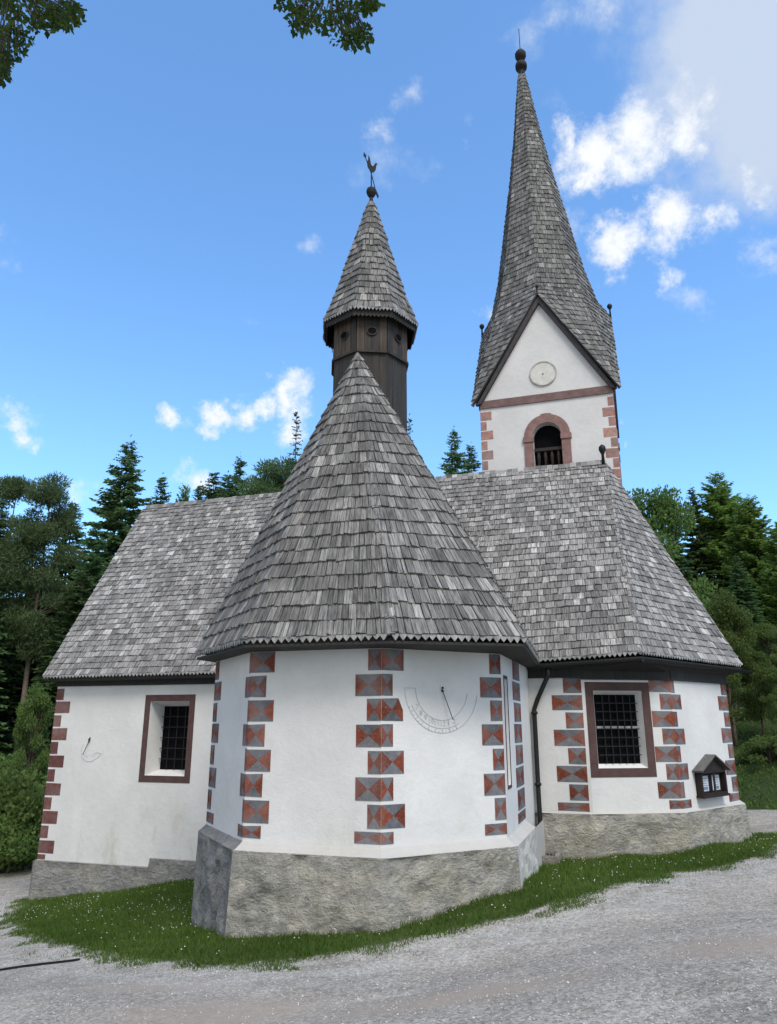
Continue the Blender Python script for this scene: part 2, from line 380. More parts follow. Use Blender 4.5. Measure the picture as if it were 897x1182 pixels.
LAWN_PX = [(8,1066),(40,1084),(100,1100),(180,1111),(262,1115),(330,1112),(400,1104),(470,1089),(540,1072),(600,1060),(650,1042),(720,1022),(790,1006),(850,996),(893,988)]
lawn = [onground(*p) for p in LAWN_PX]
lawn += [(6.75,13.3),(6.0,13.7),(5.7,13.5),(4.4,12.6),(2.2,12.6),(-.2,11.2),(-2,13.5),(-6.3,15.2),(-6.62,14.95)]
lawn = np.array(lawn)
def in_poly(x, y, P):
    ins = np.zeros(x.shape, bool); n = len(P)
    for i in range(n):
        x1, y1 = P[i]; x2, y2 = P[(i+1) % n]
        cnd = ((y1 > y) != (y2 > y)) & (x < (x2-x1)*(y-y1)/(y2-y1+1e-12)+x1); ins ^= cnd
    return ins
def dist_poly(x, y, P):
    d = np.full(x.shape, 1e9); n = len(P)
    for i in range(n):
        a = P[i]; b = P[(i+1) % n]; ab = b-a; L = (ab**2).sum()+1e-12
        t = np.clip(((x-a[0])*ab[0]+(y-a[1])*ab[1])/L, 0, 1)
        d = np.minimum(d, np.hypot(x-a[0]-t*ab[0], y-a[1]-t*ab[1]))
    return d
def sdf_lawn(x, y): d = dist_poly(x, y, lawn); return np.where(in_poly(x, y, lawn), d, -d)
def axis(lo, hi, step, far):
    a = list(np.arange(lo, hi, step)); s = step; x = hi
    while x < far: a.append(x); s *= 1.16; x += s
    a.append(far); s = step; x = lo
    while x > -far: s *= 1.16; x -= s; a.insert(0, x)
    return np.array(a)
gx = axis(-9.5, 9.5, .09, 700); gy = axis(3.2, 19, .09, 700)
XX, YY = np.meshgrid(gx, gy); ZZ = Gz(XX, YY)
near = (abs(XX) < 14) & (YY < 24)
def micro(x, y):
    m = 0*x
    for k, (f, a) in enumerate(((1.1,.022),(2.7,.012),(6.3,.006))): m = m+a*(np.sin(f*x+1.3*k+1.7*np.sin(f*.6*y))*np.sin(f*1.13*y+2.1*k))
    return m
def Gs(x, y): return Gz(x, y)+micro(x, y)       # the ground with its small unevenness
ZZ = ZZ+np.where(near, micro(XX, YY), 0)
nx, ny = len(gx), len(gy)
idx = np.arange(nx*ny).reshape(ny, nx)
F = np.stack([idx[:-1, :-1], idx[:-1, 1:], idx[1:, 1:], idx[1:, :-1]], -1).reshape(-1, 4)
V = np.stack([XX, YY, ZZ], -1).reshape(-1, 3)
def m_ground():
    m, t, b = mat('gravel road and turf'); co = obj_co(t)
    al = t.nodes.new('ShaderNodeAttribute'); al.attribute_name = 'lawn'; af = t.nodes.new('ShaderNodeAttribute'); af.attribute_name = 'forest'
    ad = t.nodes.new('ShaderNodeAttribute'); ad.attribute_name = 'dirt'
    fine = noise(t, co, 75, 4, .75); mid = noise(t, co, 16, 6, .7); big = noise(t, co, .8, 5, .6); strk = noise(t, scaled(t, co, (.35, 1.6, 1)), 1.4, 6, .65)
    v = t.nodes.new('ShaderNodeTexVoronoi'); v.inputs['Scale'].default_value = 48; lk(t, co, v.inputs['Vector'])
    chip = t.nodes.new('ShaderNodeSeparateColor'); lk(t, v.outputs['Color'], chip.inputs[0])
    c = mix(t, ramp(t, big, [(.35, (0,0,0)), (.68, (1,1,1))]), (.275,.25,.217), (.43,.392,.342))
    c = mix(t, ramp(t, strk, [(.5, (0,0,0)), (.72, (.75,.75,.75))]), c, (.48,.445,.40))
    c = mix(t, ramp(t, mid, [(.3, (.6,.6,.6)), (.46, (0,0,0))]), c, (.16,.155,.15))
    c = mix(t, .85, c, ramp(t, chip.outputs[0], [(0, (.55,.55,.55)), (.5, (.95,.95,.95)), (.85, (1.15,1.14,1.13)), (1, (1.45,1.43,1.39))]), 'MULTIPLY')
    c = mix(t, .8, c, ramp(t, fine, [(.3, (.55,.55,.56)), (.5, (1,1,1)), (.7, (1.3,1.3,1.28))]), 'MULTIPLY')
    c = mix(t, math_(t, 'MULTIPLY', ad.outputs['Fac'], .95), c, mix(t, mid, (.25,.20,.155), (.44,.38,.32)))
    av = t.nodes.new('ShaderNodeAttribute'); av.attribute_name = 'verge'
    vf = math_(t, 'MULTIPLY', av.outputs['Fac'], ramp(t, noise(t, co, 3.2, 7, .7), [(.38, (0,0,0)), (.62, (1,1,1))]))
    c = mix(t, math_(t, 'MULTIPLY', vf, .7), c, mix(t, chip.outputs[0], (.33,.315,.295), (.52,.505,.48)))
    turf = mix(t, mid, (.035,.055,.018), (.085,.11,.032)); forest = mix(t, mid, (.022,.035,.012), (.05,.075,.022))
    edge = math_(t, 'ADD', al.outputs['Fac'], math_(t, 'MULTIPLY_ADD', noise(t, co, 5, 7, .72), 1.5, -.75))
    c = mix(t, ramp(t, edge, [(.52, (0,0,0)), (.78, (1,1,1))]), c, turf)
    ef = math_(t, 'ADD', af.outputs['Fac'], math_(t, 'MULTIPLY_ADD', noise(t, co, 2, 6, .7), .8, -.4))
    c = mix(t, ramp(t, ef, [(.42, (0,0,0)), (.6, (1,1,1))]), c, forest)
    lk(t, c, b.inputs['Base Color']); b.inputs['Roughness'].default_value = .95; b.inputs['Specular IOR Level'].default_value = .15
    bump(t, b, math_(t, 'ADD', math_(t, 'MULTIPLY', chip.outputs[0], .5), math_(t, 'ADD', fine, mid)), .7, .015)
    return m
ground = npmesh('ground', V, F, m_ground(), smooth=True); tag(ground, kind='structure')
sd = sdf_lawn(XX.ravel(), YY.ravel())
# lane running off behind on the left and on the right; beyond it forest floor
lane_l = np.array([(-20,6),(-6.7,12.8),(-6.75,15.3),(-6.9,22),(-9.3,22),(-9.9,17.6),(-10.3,15.5),(-20,12)])
def forest_mask(x, y):
    d = np.maximum.reduce([(-9.7-x)*.9+(y-16.8)*.25, (y-19.5)*.8, (x-8.2)*.6+(y-15.2)*.55])
    return np.where(y < 10, 0, sstep(d/.8+.5))
def dirt_mask(x, y):
    o = np.zeros_like(x)
    for (px, py, rx, ry) in ((845,1095,.75,.55),(255,1168,1.2,.5),(170,1140,.9,.3),(520,1150,1.3,.35)):
        gx_, gy_ = onground(px, py); o = np.maximum(o, sstep(1.15-np.hypot((x-gx_)/rx, (y-gy_)/ry)))
    return o
for nm, val in (('verge', sstep(1.15-np.abs(sd+.35)/.75)), ('lawn', np.clip(.5+sd/.5, 0, 1)), ('forest', forest_mask(XX.ravel(), YY.ravel())), ('dirt', dirt_mask(XX.ravel(), YY.ravel()))):
    a = ground.data.attributes.new(nm, 'FLOAT', 'POINT'); a.data.foreach_set('value', val.astype(np.float32))
def gz(x, y): return float(Gz(x, y))

# ------------------------------------------------------------------ shingled roofs
def patch(mb, BL, BR, TR, TL, rows, width, th=.022, mi=0, lap=1.3, jit=.055, ext=.012):
    """courses of separate split shingles laid over a four-cornered roof face"""
    BL, BR, TR, TL = map(Vector, (BL, BR, TR, TL))
    def P(u, v): return lerp(lerp(BL, BR, u), lerp(TL, TR, u), v)
    nrm = ((BR-BL)+(TR-TL)).cross((TL-BL)+(TR-BR)).normalized()
    off = random.random()*100
    for i in range(rows):
        v0 = i/rows; v1 = min((i+lap)/rows, 1.0)
        l0, r0 = P(0, v0), P(1, v0); l1, r1 = P(0, v1), P(1, v1)
        w0 = (r0-l0).length; w1 = (r1-l1).length; wr = max(w0, w1)
        if wr < .02: continue
        slope = (lerp(l1, r1, .5)-lerp(l0, r0, .5)); rl = slope.length/((v1-v0)*rows) if v1 > v0 else .1
        up = slope.normalized()
        # running boundaries along the row
        edges = [0.0]; x = random.uniform(.3, 1)*width
        while x < wr-width*.35: edges.append(x/wr); x += width*random.uniform(.62, 1.42)
        edges.append(1.0)
        for a, b in zip(edges[:-1], edges[1:]):
            g = random.uniform(.002, .006)/wr
            d = random.gauss(0, jit)*rl*.55; dd = random.gauss(0, .02)*rl
            t = th*random.uniform(.7, 1.5); tw = random.gauss(0, .25)*th
            e = ext/wr
            a0 = a+g if a > 0 else -e; b0 = b-g if b < 1 else 1+e
            p0 = lerp(l0, r0, a0)-up*(d+dd); p1 = lerp(l0, r0, b0)-up*(d-dd); p2 = lerp(l1, r1, b0); p3 = lerp(l1, r1, a0)
            q0 = p0+nrm*(t+tw); q1 = p1+nrm*(t-tw); q2 = p2+nrm*.003; q3 = p3+nrm*.003
            b_ = len(mb.v); mb.v += [tuple(q) for q in (q0, q1, q2, q3, p0-nrm*.004, p1-nrm*.004)]
            ww = (p1-p0).length; hh = (q3-q0).length; uo = off+a*wr; vo = v0*7+off
            uv4 = [(uo, vo), (uo+ww, vo), (uo+ww, vo+hh), (uo, vo+hh)]
            for f, uvs in (((0,1,2,3), uv4), ((4,5,1,0), [(uo, vo), (uo+ww, vo), (uo+ww, vo+.02), (uo, vo+.02)]), ((4,0,3), uv4[:3]), ((1,5,2), uv4[:3])):
                mb.f.append(tuple(b_+k for k in f)); mb.m.append(mi); mb.uv.append(uvs)
    mb.has_uv = True
def hip(mb, A, B, n1, n2, rows, w=.045, th=.03, mi=0):
    """lapped cap shingles folded over a hip from A (eave) to B (top); n1, n2 = the two roof normals"""
    A, B = Vector(A), Vector(B); d = (B-A).normalized(); n1, n2 = Vector(n1).normalized(), Vector(n2).normalized()
    o1 = n1.cross(d).normalized(); o2 = d.cross(n2).normalized(); m = (n1+n2).normalized()
    if o1.dot(n2) > 0: o1 = -o1
    if o2.dot(n1) > 0: o2 = -o2
    for i in range(rows):
        p = lerp(A, B, i/rows)-d*random.uniform(0, .02); q = lerp(A, B, min(1, (i+1.2)/rows)); sc = min(1, .35+1.3*(1-i/rows))
        for o, n in ((o1, n1), (o2, n2)):
            ww = w*sc*random.uniform(.85, 1.15); l = (q-p).length; u = random.random()*50
            a = [p+m*(th+.008), p+o*ww+n*(th+.003), q+o*ww+n*.012, q+m*.014]
            mb.face(a, mi, [(u, u), (u+ww, u), (u+ww, u+l), (u, u+l)]); mb.face([p, p+o*ww, a[1], a[0]], mi, [(u, u), (u+ww, u), (u+ww, u+.02), (u, u+.02)]); mb.face([p+o*ww, q+o*ww, a[2], a[1]], mi, [(u, u), (u+l, u), (u+l, u+.02), (u, u+.02)])
def fnorm(a, b, c):
    n = (Vector(b)-Vector(a)).cross(Vector(c)-Vector(a)).normalized(); return n if n.z > 0 else -n
def deck(mb, pts, th=.06, mi=1, drop=.006):
    pts = [Vector(p) for p in pts]
    n = (pts[1]-pts[0]).cross(pts[-1]-pts[0])
    if n.length < 1e-6: n = (pts[2]-pts[1]).cross(pts[0]-pts[1])
    n.normalize()
    if n.z < 0: n = -n
    mb.prism([p-n*drop for p in pts], -n*th, mi)
def teeth(mb, A, B, out, period=.08, h=.055, th=.014, mi=0):
    """row of pointed board ends under an eave"""
    A, B, out = Vector(A), Vector(B), Vector(out); d = B-A; L = d.length; d.normalize(); x = 0
    while x < L-period*.5:
        w = period*random.uniform(.9, 1.05); p = A+d*x; hh = h*random.uniform(.85, 1.15)
        mb.prism([p+Z*.02, p+Z*0, p+d*(w*.5)-Z*hh, p+d*w, p+d*w+Z*.02], out*th, mi); x += period

# ------------------------------------------------------------------ walls
def wall_face(mb, A, B, z0, z1, holes=(), mi=0, zb=None):
    """wall panel from A to B; holes = (u0,u1,z0,z1,depth,splay) with splayed reveals"""
    A = Vector((A[0], A[1], 0)); B = Vector((B[0], B[1], 0)); d = (B-A); L = d.length; d.normalize(); n = Vector((d.y, -d.x, 0))
    def pt(u, z, k=0): return A+d*u+Z*z-n*k
    us = sorted({0, L, *[h[0] for h in holes], *[h[1] for h in holes]}); zs = sorted({z0, z1, *[h[2] for h in holes], *[h[3] for h in holes]})
    for i in range(len(us)-1):
        for k in range(len(zs)-1):
            um, zm = (us[i]+us[i+1])/2, (zs[k]+zs[k+1])/2
            if any(h[0] < um < h[1] and h[2] < zm < h[3] for h in holes): continue
            mb.face([pt(us[i], zs[k]), pt(us[i+1], zs[k]), pt(us[i+1], zs[k+1]), pt(us[i], zs[k+1])], mi)
    for (a, b, c, e, dep, sp) in holes:
        o = [pt(a, c), pt(b, c), pt(b, e), pt(a, e)]; q = [pt(a+sp, c+sp, dep), pt(b-sp, c+sp, dep), pt(b-sp, e-sp, dep), pt(a+sp, e-sp, dep)]
        for k in range(4): mb.face([o[k], o[(k+1) % 4], q[(k+1) % 4], q[k]], mi)
def window(parent, A, B, hole, frame_w, frame_mat, nv=5, nh=5, bars_out=.045, bar=.007, mull=False):
    """painted border, dark pane, iron grille in a splayed opening"""
    A = Vector((A[0], A[1], 0)); B = Vector((B[0], B[1], 0)); d = (B-A).normalized(); n = Vector((d.y, -d.x, 0))
    a, b, c, e, dep, sp = hole
    def pt(u, z, k=0): return A+d*u+Z*z-n*k
    win = bpy.data.objects.new('window', None); link(win, parent); win.location = pt((a+b)/2, c); win.empty_display_size = .2
    def addp(name, mb, m):
        o = mb.build(name, m, win); o.location = -win.location; return o
    f = MB(); w = frame_w
    for (u0, u1, zz0, zz1) in ((a-w, b+w, e, e+w), (a-w, b+w, c-w, c), (a-w, a, c, e), (b, b+w, c, e)):
        f.prism([pt(u0, zz0), pt(u1, zz0), pt(u1, zz1), pt(u0, zz1)], n*.006)
    addp('frame', f, frame_mat)
    p = MB(); p.prism([pt(a+sp-.02, c+sp-.02, dep-.004), pt(b-sp+.02, c+sp-.02, dep-.004), pt(b-sp+.02, e-sp+.02, dep-.004), pt(a+sp-.02, e-sp+.02, dep-.004)], -n*.03)
    addp('pane', p, M['black'])
    g = MB(); a2, b2, c2, e2 = a+sp, b-sp, c+sp, e-sp; k = dep-bars_out
    for i in range(1, nv): u = lerp(a2, b2, i/nv); g.box(pt(u, (c2+e2)/2, k), d*bar, n*bar, Z*((e2-c2)/2))
    for i in range(1, nh): z = lerp(c2, e2, i/nh); g.box(pt((a2+b2)/2, z, k-.012), d*((b2-a2)/2), n*bar, Z*bar)
    addp('grille', g, M['iron'])
    if mull:
        s_ = MB(); zz = lerp(c2, e2, .52); s_.box(pt((a2+b2)/2, zz, dep-.02), d*((b2-a2)/2), n*.015, Z*.02)
        addp('transom', s_, M['grey_wood'])
    return win
def quoin(parent, A, B, rows, mats, pattern=True, th=.004):
    """painted corner blocks on the wall A-B; rows = (u0,u1,z0,z1[,notch])"""
    A = Vector((A[0], A[1], 0)); B = Vector((B[0], B[1], 0)); d = (B-A).normalized(); n = Vector((d.y, -d.x, 0)); mb = MB()
    quoin_into(mb, A, d, n, rows, pattern, th); return mb.build('quoin', mats, parent)
def quoin_into(mb, A, d, n, rows, pattern=True, th=.004):
    for r in rows:
        u0, u1, z0, z1 = r[:4]
        jz = random.uniform(-.004, .004); z0 += jz; z1 += jz
        P = lambda u, z, k=th: A+d*u+Z*(z+.004*math.sin(u*41+z*67))+n*k
        q = [P(u0, z0), P(u1, z0), P(u1, z1), P(u0, z1)]
        if len(r) > 4:
            c = P((u0+u1)/2, (z0+z1)/2); k5 = [q[0], q[1], P(u1, lerp(z0, z1, .45)), P(u1-.06, z1), q[3]]
            for a_, b2, mi in ((0,1,0),(1,2,1),(2,3,1),(3,4,0),(4,0,1)): mb.face([k5[a_], k5[b2], c], mi)
            continue
        qb = [P(u0, z0, -.002), P(u1, z0, -.002), P(u1, z1, -.002), P(u0, z1, -.002)]
        if pattern:
            c = P((u0+u1)/2+random.uniform(-.006, .006), (z0+z1)/2+random.uniform(-.006, .006))
            for k, mi in ((0, 0), (1, 1), (2, 0), (3, 1)): mb.face([q[k], q[(k+1) % 4], c], mi)
        else: mb.face(q, 0)
        for k in range(4): mb.face([qb[k], qb[(k+1) % 4], q[(k+1) % 4], q[k]], 0)

church = empty('church', sn(-2, -2, -2.4), 'white Alpine church with grey wooden shingle roofs, turret and pointed bell tower', 'church')
CO = church.location.copy()
def part(mb, name, mats, parent=church, smooth=False):
    o = mb.build(name, mats, parent, smooth)
    o.location = -CO if parent is church else (0, 0, 0); return o

# nave --------------------------------------------------------------
L0 = sn(-9.12, 0)
WT = .86
w = MB()
hole_n = None
sw0, sw1 = -7.09, -6.03          # painted border of the nave window along the wall
uL = lambda s: s+9.12
hn = (uL(sw0)+.115, uL(sw1)-.115, -1.03+.115, .50-.115, .34, .085)
hq = (.185, .99, -.665, .485, .12, .06)
wall_face(w, L0, sn(.86, 0), -3.3, WT, [hn])
wall_face(w, Q0, Q1, -2.6, WT, [hq])
wall_face(w, Q1, Q2, -2.6, WT); wall_face(w, Q2, Q3, -2.6, WT); wall_face(w, Q3, Q4, -2.6, WT)
LB = sn(-9.12, -NB); wall_face(w, LB, L0, -3.6, WT); wall_face(w, Q4, LB, -3.6, WT)
w.face([LB+Z*WT, L0+Z*WT, sn(-9.12, -2.7, 4.95)])
nave_wall = part(w, 'nave_wall', M['white'])
window(nave_wall, L0, sn(.86, 0), hn, .115, M['frame_brown'], 4, 6)
window(nave_wall, Q0, Q1, hq, .13, M['frame_brown'], 6, 8, mull=True)

# plinths --------------------------------------------------------------
def rough_panel(mb, A, B, z0, z1, A2=None, B2=None, seed=0, amp=.03, step=.09, mi=0, fade_top=True):
    """a masonry surface with real unevenness: bottom edge A-B, top edge A2-B2"""
    A, B = Vector(A), Vector(B); A2 = Vector(A2) if A2 is not None else A.copy(); B2 = Vector(B2) if B2 is not None else B.copy()
    A.z = B.z = z0
    if A2.z == 0: A2.z = z1
    if B2.z == 0: B2.z = z1
    nu = max(2, int((B-A).length/step)); nv = max(2, int((z1-z0)/step)); d = (B-A).normalized(); n = Vector((d.y, -d.x, 0)); v = []
    for j in range(nv+1):
        for i in range(nu+1):
            p = lerp(lerp(A, B, i/nu), lerp(A2, B2, i/nu), j/nv)
            h = mnoise.fractal(p*2.6+Vector((seed, 0, 0)), .9, 2.0, 5)*amp
            if fade_top and j == nv: h *= .6
            h *= min(1, min(i, nu-i)*step/.16)
            v.append(p+n*h)
    mb.mesh(v, [(j*(nu+1)+i, j*(nu+1)+i+1, (j+1)*(nu+1)+i+1, (j+1)*(nu+1)+i) for j in range(nv) for i in range(nu)], mi)
pm = MB()                                  # chapel plinth
PR = [octv(k, AR*1.105) for k in range(5)]; PT = [octv(k, AR*1.062) for k in range(5)]; PI = [octv(k, AR*1.0) for k in range(5)]
PR[0] = octv(0, AR*1.06); PT[0] = octv(0, AR*1.045)
PR[4] = AP[4]+(AP[4]-AC).normalized()*.16
for k in range(4):
    mi = 1 if k == 0 else (2 if k == 3 else 0)
    rough_panel(pm, PR[k], PR[k+1], -3.2, -1.395, PT[k], PT[k+1], amp=.055, step=.06, mi=mi)
    # sloping whitewashed ledge
    nu = 14; v = []
    for j in range(4):
        for i in range(nu+1):
            o = lerp(lerp(PT[k], PT[k+1], i/nu), lerp(PI[k], PI[k+1], i/nu), j/3); zz = lerp(-1.40, -1.315, (j/3)**1.3)
            o = Vector((o.x, o.y, zz+mnoise.noise(o*5)*.012*(1 if j in (1, 2) else .3))); v.append(o)
    pm.mesh(v, [(j*(nu+1)+i, j*(nu+1)+i+1, (j+1)*(nu+1)+i+1, (j+1)*(nu+1)+i) for j in range(3) for i in range(nu)], 1 if k == 0 else 2)
endp = sn(.0, -.0); pm.mesh([tuple(PR[4]+Z*-3.2), tuple(PR[4]-N*1.2-Z*3.2), tuple(PT[4]-N*1.2-Z*1.40), tuple(PT[4]-Z*1.40)], [(0,1,2,3)], 2)
part(pm, 'plinth', [M['stone'], M['stone_grey'], M['wash']], smooth=False)
pm = MB()                                  # nave plinth, stepped on the left
s0, s1, s2 = -9.12, -6.71, -3.0
o = N*.035
rough_panel(pm, sn(s0-.03, .07), sn(s1, .05), -3.5, -2.43, sn(s0-.03, .03), sn(s1, .03), amp=.025)
rough_panel(pm, sn(s1, .05), sn(s2, .05), -3.2, -2.285, sn(s1, .03), sn(s2, .03), amp=.025)
for a, b, z in ((s0-.03, s1, -2.43), (s1, s2, -2.285)): pm.face([sn(a, .03, z), sn(b, .03, z), sn(b, 0, z+.012), sn(a, 0, z+.012)])
pm.face([sn(s1, .045, -2.43), sn(s1, .0, -2.43), sn(s1, .0, -2.28), sn(s1, .03, -2.285)])
rough_panel(pm, sn(s0-.03, -NB), sn(s0-.03, .07), -3.8, -2.43, amp=.02)
part(pm, 'plinth', [M['stone_grey']])
pm = MB()                                  # chancel plinth
cq = [(sn(-.6, .02), sn(-.6, .05)), (Q0, Q0+Vector((.0, -.06, 0))), (Q1, Q1+Vector((.07, -.11, 0))), (Q2, Q2+Vector((.17, -.09, 0))), (Q3, Q3+Vector((.17, .05, 0)))]
for k in range(4):
    (ti, bo), (ti2, bo2) = cq[k], cq[k+1]
    t1 = lerp(ti, bo, .45); t2 = lerp(ti2, bo2, .45)
    rough_panel(pm, bo, bo2, -2.6, -1.31, t1, t2, amp=.045, step=.06, seed=3, mi=0)
    pm.face([t1+Z*-1.31, t2+Z*-1.31, ti2+Z*-1.275, ti+Z*-1.275], 1)
part(pm, 'plinth', [M['stone'], M['wash']])

# chapel walls --------------------------------------------------------------
w = MB()
for k in range(3): wall_face(w, AP[k], AP[k+1], -1.7, .98)
h4 = (.22, .46, -.75, .55, .10, .03)
wall_face(w, AP[3], AP[4]-N*0, -1.7, .98, [h4])
wall_face(w, AP[4], AP[4]-N*1.3, -1.7, .98)
wall_face(w, AP[0]-N*3.2, AP[0], -1.7, .98)
chapel_wall = part(w, 'chapel_wall', M['white'])
window(chapel_wall, AP[3], AP[4], h4, .04, M['frame_brown'], 3, 5)

ROW = .2835; BH = .252
def rows_a(n=8, top=.835): return [(top-k*ROW-BH if k < n-1 else top-k*ROW-BH*.52, top-k*ROW) for k in range(n)]
def side(A, B, even_long, lo, sh, n=8, top=.835, end=False, var=.02):
    A = Vector(A); B = Vector(B); L = (Vector((B.x, B.y, 0))-Vector((A.x, A.y, 0))).length; out = []
    for k, (z0, z1) in enumerate(rows_a(n, top)):
        wd = (lo if (k % 2 == 0) == even_long else sh)+random.uniform(-var, var)*.5
        out.append((L-wd, L-.001, z0, z1) if end else (.001, wd, z0, z1))
    return out
def quoin2(parent, segs, mats, pattern=True):
    mb = MB()
    for A, B, rows in segs:
        A = Vector((A[0], A[1], 0)); B = Vector((B[0], B[1], 0)); d = (B-A).normalized(); n = Vector((d.y, -d.x, 0)); quoin_into(mb, A, d, n, rows, pattern)
    return mb.build('quoin', mats, parent)
QM = [M['q_grey'], M['q_red']]
quoin2(chapel_wall, [(AP[0], AP[1], side(AP[0], AP[1], False, .36, .2))], QM)
quoin2(chapel_wall, [(AP[0], AP[1], side(AP[0], AP[1], False, .20, .06, end=True)), (AP[1], AP[2], side(AP[1], AP[2], True, .32, .22))], QM)
quoin2(chapel_wall, [(AP[1], AP[2], side(AP[1], AP[2], False, .31, .165, end=True)), (AP[2], AP[3], [(*r, 1) if i == 2 else r for i, r in enumerate(side(AP[2], AP[3], True, .29, .15))])], QM)
quoin2(chapel_wall, [(AP[2], AP[3], side(AP[2], AP[3], False, .31, .17, end=True))], QM)
quoin2(chapel_wall, [(AP[3], AP[4], [(u0-.03, u1-.03, a, b) for (u0, u1, a, b) in side(AP[3], AP[4], False, .72, .66, end=True)])], QM)
# chancel corners
ROW = .262; BH = .235
top_q = .68
sq = Vector(sn(-.6, 0)); LQ = (Q0-sq).length
quoin2(nave_wall, [(sq, Q0, side(sq, Q0, False, .46, .27, top=top_q, end=True))], QM)
quoin2(nave_wall, [(Q0, Q1, side(Q0, Q1, True, .36, .20, top=top_q+.02, end=True)), (Q1, Q2, side(Q1, Q2, False, .30, .13, top=top_q+.02))], QM)
quoin2(nave_wall, [(Q1, Q2, side(Q1, Q2, False, .36, .2, top=top_q+.02, end=True))], QM)
rows = []
for k in range(13):
    z1 = .64-k*.2475; wd = .17 if k % 2 == 0 else .34
    rows.append((.001, wd, max(z1-.215, -2.41), z1))
quoin2(nave_wall, [(L0, sn(0, 0), rows)], [M['q_brown']], False)

# nave and chancel roofs --------------------------------------------------------------
RZ = 5.08
eL = sn(-9.27, .25, .87); eJ = sn(-1.0, .25, .90); E1 = sn(1.74, .16, 1.04); E2 = Vector((6.28, 13.43, 1.0)); E3 = sn(3.3, -4.2, 1.0); E4 = sn(1.7, -NB-.25, 1.0)
RL = sn(-9.53, -2.7, RZ); RJ = sn(-1.0, -2.7, RZ+.02); RR = sn(1.45, -2.7, RZ); bL = sn(-9.27, -NB-.25, .87)
rm = MB()
patch(rm, eL, eJ, RJ, RL, 36, .115); patch(rm, eJ, E1, RR, RJ, 33, .12)
patch(rm, E1, E2, RR, RR, 34, .12)
patch(rm, E2, E3, RR, RR, 30, .2); patch(rm, E3, E4, RR, RR, 30, .25); patch(rm, E4, bL, RL, RR, 30, .3)
for q in ([eL, eJ, RJ, RL], [eJ, E1, RR, RJ], [E1, E2, RR], [E2, E3, RR], [E3, E4, RR], [E4, bL, RL, RR]): deck(rm, q)
hip(rm, E1, RR, fnorm(eJ, E1, RR), fnorm(E1, E2, RR), 34, .04, .022); hip(rm, E2, RR, fnorm(E1, E2, RR), fnorm(E2, E3, RR), 32, .04, .022)
# ridge: the last course sticks up past the ridge line
for k in range(0, 92):
    s = -9.5+k*.119
    if s > 1.4: break
    rm.box(sn(s+.06, -2.72, RZ+.025+random.uniform(-.01, .012)), U*.056, N*.006+Z*.0, (Z*1.3-N*.75).normalized()*.09, 0)
teeth(rm, eL+N*.004-Z*.01, eJ+N*.004-Z*.01, N, .075, .04, mi=2); teeth(rm, eJ+N*.004-Z*.01, E1+N*.004-Z*.01, N, .075, .04, mi=2)
dE = (E2-E1).normalized(); nE = Vector((dE.y, -dE.x, 0)); teeth(rm, E1+nE*.004-Z*.01, E2+nE*.004-Z*.01, nE, .075, .04, mi=2)
nave_roof = part(rm, 'nave_roof', [M['shingle_n'], M['deck'], M['grey_wood']])
# dark eave boards under the overhang
fm = MB()
def soffit(mb, pairs, zt, mi=0):
    for (a, b, c, d) in pairs:       # a,b eave points; d,c wall points
        a, b, c, d = map(Vector, (a, b, c, d)); mb.prism([a, b, c, d], Z*-.03, mi)
soffit(fm, [(eL-Z*.06-N*.03, eJ-Z*.06-N*.03, sn(-1, -.02, .80), sn(-9.12, -.02, .78)), (eJ-Z*.06-N*.03, E1-Z*.07, Q0+Z*.80, sn(-1, -.02, .80)),
            (E1-Z*.07, E1-Z*.071, Q1+Z*.80, Q0+Z*.80), (E1-Z*.07, E2-Z*.07, Q2+Z*.80, Q1+Z*.80), (E2-Z*.07, E3-Z*.07, Q3+Z*.8, Q2+Z*.8)], .8)
def frieze(mb, A, B, z0, z1, mi=0):
    A = Vector((A[0], A[1], 0)); B = Vector((B[0], B[1], 0)); d = (B-A).normalized(); n = Vector((d.y, -d.x, 0)); mb.prism([A+Z*z0+n*.005, B+Z*z0+n*.005, B+Z*z1+n*.005, A+Z*z1+n*.005], n*.03, mi)
frieze(fm, L0, sn(.86, 0), .68, .82); frieze(fm, Q0, Q1, .65, .82); frieze(fm, Q1, Q2, .65, .82); frieze(fm, Q2, Q3, .65, .82)
part(fm, 'eave_board', M['deck'])

# chapel roof --------------------------------------------------------------
APX = Vector((-.505, 10.9, 5.80))
E = [Vector((-2.69, 10.55, .95)), Vector((-1.70, 8.80, .95)), Vector((.034, 8.32, .95)), Vector((1.60, 8.80, .965)), atZ(622, 763, .95)]
E.append(E[4]-N*2.6); Em = E[0]-N*4.2; RB = sn(-.0-2.0, -2.6, 5.12)
RB = APX-N*3.6; RB.z = 5.15
cm = MB()
patch(cm, E[0], E[1], APX, APX, 25, .09, .027); patch(cm, E[1], E[2], APX, APX, 25, .09, .027); patch(cm, E[2], E[3], APX, APX, 25, .09, .027)
patch(cm, E[3], E[4], APX, APX, 25, .09, .027); patch(cm, E[4], E[5], RB, APX, 25, .2, .03); patch(cm, Em, E[0], APX, RB, 25, .2, .03)
for q in ([E[0], E[1], APX], [E[1], E[2], APX], [E[2], E[3], APX], [E[3], E[4], APX], [E[4], E[5], RB, APX], [Em, E[0], APX, RB]): deck(cm, q, .05)
for a, b in zip(E[:4], E[1:5]):
    d = (b-a).normalized(); n = Vector((d.y, -d.x, 0)); teeth(cm, a+n*.006-Z*.012, b+n*.006-Z*.012, n, .088, .05, mi=2)
for k in range(1, 4): hip(cm, E[k], APX, fnorm(E[k-1], E[k], APX), fnorm(E[k], E[k+1], APX), 25)
hip(cm, E[0], APX, fnorm(Em, E[0], APX), fnorm(E[0], E[1], APX), 25)
